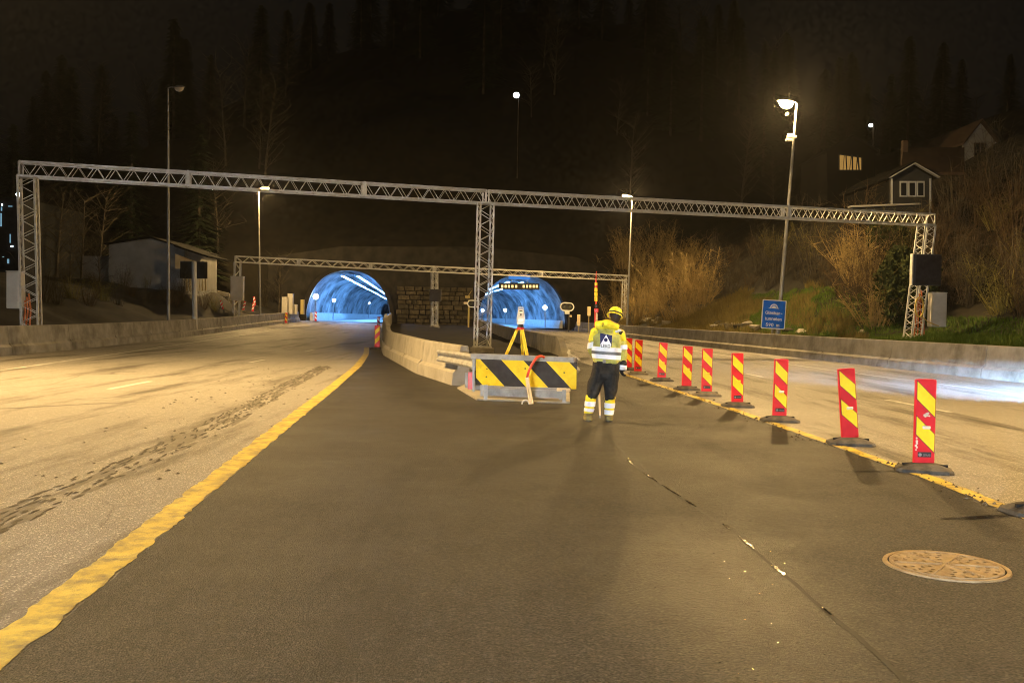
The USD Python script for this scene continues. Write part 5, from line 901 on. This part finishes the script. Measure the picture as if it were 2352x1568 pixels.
t = thing('hill_house', 'dark house whose one warm lit window shows between branches on the right hill', 'house'); gable(t, 1900, 2010, 470, 350, 318, 84, 8, 'roof_dark', 'roof_dark', 4)
f_ = px_poly('window_frame', [(1926, 392), (1926, 353), (1981, 361), (1981, 392)], 83.9, 0.06, 'board_dark', t); px_poly('pane', [(1929, 390), (1929, 356), (1978, 363), (1978, 390)], 83.86, 0.03, 'lit_pane', f_)
for x, k_, w_ in ((1936, 3, 1.2), (1944, -2, 2.6), (1951, 4, 1.4), (1957, -1, 3.4), (1966, 3, 2.0), (1972, -4, 4.0)): px_poly('bar', [(x, 391), (x + k_, 355), (x + k_ + w_, 355), (x + w_ * 0.8, 391)], 83.8, 0.04, 'board_dark', f_)
t = thing('terrace_wall', 'long dark wall with a pale edge below the gabled house, behind the right end of the gantry', 'wall'); px_poly('wall', [(1960, 515), (1960, 476), (2110, 470), (2110, 515)], 60.5, 0.3, 'board_dark', t); px_poly('edge', [(1955, 476), (1955, 472), (2114, 466), (2114, 470)], 60.3, 0.6, 'render_white', t)

# ------------------------------------------------------------------ bushes, trees, grass, rocks
def limb(mb, p, d, L, r, n=4, bend=0.25, rg=None, sides=3, droop=0.0):
    pts = [p]; dd = d / np.linalg.norm(d)
    for i in range(n):
        dd = dd + rg.normal(0, bend, 3) / n + np.array([0, 0, -droop / n]); dd /= np.linalg.norm(dd); pts.append(pts[-1] + dd * L / n)
    mb.tube(pts, np.linspace(r, r * 0.35, n + 1), sides, cap=False); return np.array(pts)
def bush(seed, h, spread, stems, twigs, lean=0.35, r=0.02):
    rg = np.random.default_rng(seed); mb = MB()
    for _ in range(stems):
        a, q = rg.uniform(0, 6.283), rg.random() ** 0.6; d = np.array([math.cos(a) * lean * q, math.sin(a) * lean * q, 1.0]); L = h * rg.uniform(0.55, 1.05); p0 = np.array([math.cos(a), math.sin(a), 0]) * spread * q * 0.35
        pts = limb(mb, p0 - [0, 0, 0.2], d, L, r * rg.uniform(0.7, 1.3), 5, 0.35, rg)
        for _ in range(twigs):
            i = rg.integers(1, 6); t_ = rg.random(); s = pts[i - 1] * (1 - t_) + pts[i] * t_; a2 = rg.uniform(0, 6.283); limb(mb, s, np.array([math.cos(a2) * 0.75, math.sin(a2) * 0.75, rg.uniform(0.0, 0.9)]), L * rg.uniform(0.12, 0.34), r * 0.45, 3, 0.4, rg)
    return mb
def leafy(seed, h, spread, n):
    rg = np.random.default_rng(seed); c = rg.normal(0, 1, (n, 3)); c /= np.linalg.norm(c, axis=1)[:, None]; c *= rg.random((n, 1)) ** 0.4; k = meshkit.fbm(c * 1.8 + 5, 3, seed); c *= (0.65 + 0.8 * k)[:, None]; c = c * [spread, spread, h * 0.5] + [0, 0, h * 0.5]
    u = rg.normal(0, 1, (n, 3)); w = rg.normal(0, 1, (n, 3)); s = rg.uniform(0.035, 0.085, (n, 1)); v = np.concatenate([c - u * s, c + u * s * 0.6 + w * s, c + u * s - w * s * 0.5], 1).reshape(-1, 3); return MB().add(v, np.arange(3 * n).reshape(-1, 3))
def conifer(seed, h, n=1500):
    rg = np.random.default_rng(seed); mb = MB(); z = h * (0.10 + 0.9 * rg.random(n) ** 1.15); R = (h - z) * 0.21 + 0.15; a = rg.uniform(0, 6.283, n); q = rg.uniform(0.25, 1.0, n) * R * rg.uniform(0.75, 1.2, n); c = np.stack([np.cos(a) * q, np.sin(a) * q, z - q * 0.28], 1); o = np.stack([np.cos(a), np.sin(a), np.full(n, -0.35)], 1); s = np.stack([-np.sin(a), np.cos(a), np.zeros(n)], 1); L = rg.uniform(0.35, 0.9, (n, 1)) * h / 15
    v = np.concatenate([c - o * L * 0.5 - s * L * 0.34, c - o * L * 0.4 + s * L * 0.34, c + o * L], 1).reshape(-1, 3); mb.add(v, np.arange(3 * n).reshape(-1, 3)); return mb
def bare_tree(seed, h):
    rg = np.random.default_rng(seed); mb, tk = MB(), MB(); pts = limb(tk, np.array([0, 0, -0.3]), np.array([0.03, 0.02, 1.0]), h * 0.9, 0.16 * h / 12, 7, 0.16, rg, 7)
    for i in range(2, 8):
        for _ in range(6):
            t_ = rg.random(); s = pts[i - 1] * (1 - t_) + pts[i] * t_; a = rg.uniform(0, 6.283); b = limb(mb, s, np.array([math.cos(a), math.sin(a), rg.uniform(0.5, 1.3)]), h * rg.uniform(0.14, 0.34), 0.05 * h / 12, 4, 0.35, rg)
            for _ in range(7): j = rg.integers(1, 5); a = rg.uniform(0, 6.283); limb(mb, b[j], np.array([math.cos(a), math.sin(a), rg.uniform(0.2, 1.0)]), h * rg.uniform(0.05, 0.13), 0.02 * h / 12, 3, 0.4, rg)
    return tk, mb
KB = {}
for name, args, m in (('gold_a', (1, 3.8, 2.0, 46, 15, 0.50), 'twig_gold'), ('gold_b', (2, 3.0, 2.0, 44, 16, 0.65), 'twig_gold'), ('russet_a', (3, 3.8, 2.0, 38, 14, 0.55), 'twig_russet'), ('russet_b', (4, 2.6, 1.6, 40, 12, 0.6), 'twig_russet'), ('grey_a', (5, 4.6, 1.6, 34, 13, 0.35), 'twig_grey'), ('olive_a', (6, 2.8, 1.6, 44, 12, 0.55), 'twig_olive')):
    p = kind_class('bush_' + name); obj('crown', bush(*args), LK[m], p); KB[name] = p.GetPath()
p = kind_class('ivy_bush'); obj('crown', leafy(7, 3.2, 1.5, 6500), LK['ivy'], p); obj('stems', bush(8, 2.6, 1.0, 14, 5, 0.4), LK['bark'], p); KB['ivy'] = p.GetPath()
p = kind_class('reed_clump'); obj('crown', bush(9, 1.3, 1.4, 110, 1, 0.5, 0.012), LK['dry_grass'], p); KB['reed'] = p.GetPath()
for k in range(2): p = kind_class(f'conifer_{"ab"[k]}'); obj('crown', conifer(20 + k, 16), LK['needle'], p); obj('trunk', MB().tube([(0, 0, -0.5), (0, 0, 8), (0, 0, 15.5)], [0.22, 0.14, 0.03], 7), LK['bark'], p); KB['con' + 'ab'[k]] = p.GetPath()
for k in range(3): p = kind_class(f'bare_{"abc"[k]}'); tk, mb = bare_tree(30 + k, 12); obj('trunk', tk, LK['bark'], p); obj('crown', mb, LK['twig_grey'], p); KB['bare' + 'abc'[k]] = p.GetPath()
BUSH = {'gold': ('golden brown leafless bush with upright twigs on the lit slope right of the right tunnel', 'bushes on the lit right slope'), 'russet': ('reddish brown leafless spreading bush on the right slope', 'reddish bushes on the right slope'), 'grey': ('grey leafless bush on the darker part of the right slope', 'grey bushes on the right slope'), 'olive': ('olive tinged leafless bush on the right slope', 'olive bushes on the right slope'), 'ivy': ('dark green ivy covered bush by the right gantry column', 'ivy bushes on the right slope'), 'reed': ('clump of dry straw coloured reed on the right slope', 'reed clumps on the right slope')}
def plant(kind, px, py, sc, name=None):
    q = hit(px, py, 26); fam = kind.split('_')[0]
    if fam != 'reed':
        while px > 1940 and (q[0] - float(BR(q[1])) < 4.2 or (2060 < px < 2230 and q[1] < 53)): py -= 6; q = hit(px, py, 26)
    copy_of(KB[kind], name or ('reed_clump' if fam == 'reed' else 'ivy_bush' if fam == 'ivy' else 'leafless_bush'), (q[0], q[1], q[2] - 0.1), rng.uniform(0, 6.28), np.array([1, 1, rng.uniform(0.85, 1.2)]) * sc * rng.uniform(0.85, 1.15), BUSH[fam][0], 'reed' if fam == 'reed' else 'bush', BUSH[fam][1])
for px, py in [(1405, 690), (1420, 735), (1440, 700), (1455, 650), (1470, 735), (1480, 690), (1495, 640), (1505, 725), (1525, 690), (1540, 650), (1555, 735), (1565, 700), (1585, 660), (1600, 720), (1430, 610), (1465, 590), (1510, 600), (1550, 615), (1590, 610), (1620, 690)]: plant(rng.choice(['gold_a', 'gold_b', 'gold_a', 'russet_b']), px + rng.normal(0, 6), py + rng.normal(0, 6), rng.uniform(1.0, 1.5))
for px, py in [(1640, 650), (1665, 690), (1690, 640), (1720, 665), (1745, 620), (1770, 655), (1640, 600), (1690, 590), (1735, 580), (1800, 640), (1840, 650), (1820, 600), (1870, 640), (1865, 590), (1900, 655), (1780, 590), (1905, 600)]: plant(rng.choice(['grey_a', 'russet_b', 'grey_a', 'olive_a']), px + rng.normal(0, 6), py + rng.normal(0, 5), rng.uniform(0.75, 1.1))
for px, py in [(1955, 690), (1975, 650), (1990, 715), (2005, 670), (2020, 735), (1950, 620), (1985, 590), (2030, 640)]: plant(rng.choice(['russet_a', 'russet_a', 'gold_b']), px + rng.normal(0, 5), py + rng.normal(0, 5), rng.uniform(0.95, 1.35))
for px, py in [(2045, 700), (2060, 650), (2080, 740), (2040, 600), (2075, 590), (2055, 560)]: plant(rng.choice(['ivy', 'olive_a']), px + rng.normal(0, 4), py + rng.normal(0, 4), rng.uniform(0.8, 1.1))
for px, py in [(2110, 660), (2150, 690), (2180, 720), (2200, 650), (2230, 700), (2260, 660), (2290, 720), (2320, 690), (2350, 650), (2130, 600), (2170, 580), (2210, 590), (2250, 600), (2300, 590), (2340, 600), (2190, 530), (2240, 520), (2290, 520), (2330, 530), (2225, 460), (2280, 450), (2335, 460), (2370, 720), (2380, 620), (2150, 540)]: plant(rng.choice(['russet_a', 'grey_a', 'russet_a', 'olive_a', 'russet_b']), px + rng.normal(0, 5), py + rng.normal(0, 5), rng.uniform(0.75, 1.1))
for px, py in [(1445, 745), (1475, 742), (1500, 748), (1530, 742), (1560, 745), (1590, 750), (1612, 735), (1635, 742), (1650, 722), (1675, 735), (1690, 712), (1710, 728), (1715, 700), (1850, 735), (1885, 745), (1910, 735), (1935, 745), (1960, 752), (1870, 765), (1920, 765)]: plant('reed', px + rng.normal(0, 4), py + rng.normal(0, 3), rng.uniform(0.7, 1.1))
TREE = {'con': ('dark spruce standing on the unlit hill above the tunnels', 'dark spruces on the hill'), 'bare': ('leafless dark tree on the unlit hill above the tunnels', 'leafless trees on the hill')}
for k in range(150):
    x, d = rng.uniform(-110, 95), rng.uniform(2.0, 130) ** 1.0; y = float(yp(x)) + d
    fam = 'con' if (rng.random() < 0.5 and d > 12) else 'bare'; key = fam + str(rng.choice(['a', 'b'] if fam == 'con' else ['a', 'b', 'c'])); sc = rng.uniform(0.7, 1.3)
    copy_of(KB[key], 'spruce_tree' if fam == 'con' else 'leafless_tree', (x, y, ground(x, y) - 0.3), rng.uniform(0, 6.28), sc * (0.55 if d < 10 else 1.0), TREE[fam][0], 'tree', TREE[fam][1])
for px, Y, sc, key in [(70, 95, 0.7, 'barea'), (130, 88, 0.8, 'bareb'), (185, 84, 0.7, 'barec'), (225, 90, 0.8, 'barea'), (300, 100, 1.0, 'conb'), (455, 100, 1.1, 'cona'), (500, 104, 0.9, 'bareb'), (640, 103, 0.6, 'barea'), (90, 70, 0.45, 'barec'), (160, 66, 0.4, 'barea'), (230, 68, 0.35, 'bareb'), (30, 100, 0.9, 'cona')]:
    x = float(P(px, 700, Y)[0]); copy_of(KB[key], 'bank_tree', (x, Y, ground(x, Y) - 0.2), rng.uniform(0, 6), sc, 'dark tree on the bank behind the left barrier', 'tree', 'trees on the left bank')
for px, py in [(95, 690), (130, 700), (165, 685), (200, 700), (235, 690), (270, 700), (300, 680), (330, 700), (360, 690), (395, 700), (420, 690), (465, 705), (150, 650), (215, 660), (490, 712), (545, 700), (605, 700), (630, 690), (285, 665), (340, 662)]:
    q = hit(px, py, 44); copy_of(KB[rng.choice(['grey_a', 'russet_b', 'olive_a'])], 'dark_bush', (q[0], q[1], q[2] - 0.1), rng.uniform(0, 6), rng.uniform(0.35, 0.7), 'dark leafless bush on the unlit bank behind the left barrier', 'bush', 'dark bushes on the left bank')
# grass on the right slope
def blades(n, test, lo, hi, w, seed):
    rg = np.random.default_rng(seed); y = rg.uniform(24, 80, n * 3); d = rg.uniform(0.4, 11, n * 3); x = BR(y) + 0.35 + d; px = 1176 + x / y * 2150; k = test(px, d, y); x, y = x[k][:n], y[k][:n]; z = terr(x, y); h = rg.uniform(lo, hi, len(x)); a = rg.uniform(0, 6.283, len(x)); s = np.stack([np.cos(a), np.sin(a), 0 * a], 1) * w; b = np.stack([x, y, z - 0.03], 1); t_ = b + np.stack([rg.normal(0, 0.3, len(x)) * h, rg.normal(0, 0.3, len(x)) * h, h], 1)
    return np.stack([b - s, b + s, t_], 1).reshape(-1, 3), np.arange(3 * len(x)).reshape(-1, 3)
ng = lambda px, d, y: meshkit.fbm(np.stack([px * 0.012, d * 0.5, y * 0.1], -1), 3, 2)
obj('grass', blades(70000, lambda px, d, y: (px > 1690) & (px < 2420) & (d < np.where(y < 58, 11.0, 8.5)) & ((ng(px, d, y) < 0.68) | (px > 1990)), 0.10, 0.26, 0.022, 3), LK['grass'], kind='stuff', label='short green grass on the slope behind the blue tunnel sign', cat='grass')
obj('dry_grass', blades(26000, lambda px, d, y: ((px < 1720) | ((ng(px, d, y) >= 0.5) & (px < 1990))) & (d < 9), 0.2, 0.6, 0.022, 4), LK['dry_grass'], kind='stuff', label='dry straw coloured grass between the bushes on the right slope', cat='dry grass')
t = thing('dry_stone_wall', 'low tumbled dry stone wall behind the right barrier, left of the blue sign', 'wall')
for px, py, sz in [(1478, 741, 0.5), (1492, 736, 0.45), (1505, 742, 0.55), (1519, 738, 0.65), (1531, 744, 0.5), (1645, 752, 0.4), (1655, 746, 0.45), (1663, 754, 0.5), (1672, 748, 0.42), (1683, 756, 0.5), (1690, 750, 0.35), (1700, 757, 0.6), (1716, 754, 0.65), (1733, 760, 0.6), (1749, 758, 0.5), (1792, 763, 0.5), (1808, 764, 0.4), (1840, 765, 0.35), (1975, 765, 0.3)]:
    q = hit(px, py, 40); s_ = m3.Manifold.batch_hull([m3.Manifold.sphere(0.05, 6).translate(tuple(rng.uniform(-1, 1, 3) * [sz, sz * 0.6, sz * 0.42])) for _ in range(9)]); obj('stone', MB().tm(s_.translate(tuple(q + [0, 0, sz * 0.25]))), LK['stone_' + 'abc'[rng.integers(3)] if rng.random() < 0.3 else 'pale_concrete'], t)

# ------------------------------------------------------------------ thin night haze
usdkit.material(stage, '/World/Looks/haze', {'v': ('principled_volume', {'color': (0.9, 0.9, 0.9), 'density': 0.00010, 'anisotropy': 0.75})}, [], volume='v.volume')
obj('haze', MB().box((0, 70, 58), (420, 460, 120)), UsdShade.Material.Get(stage, '/World/Looks/haze'), kind='stuff', label='thin night haze glowing around the street lamps', cat='haze')
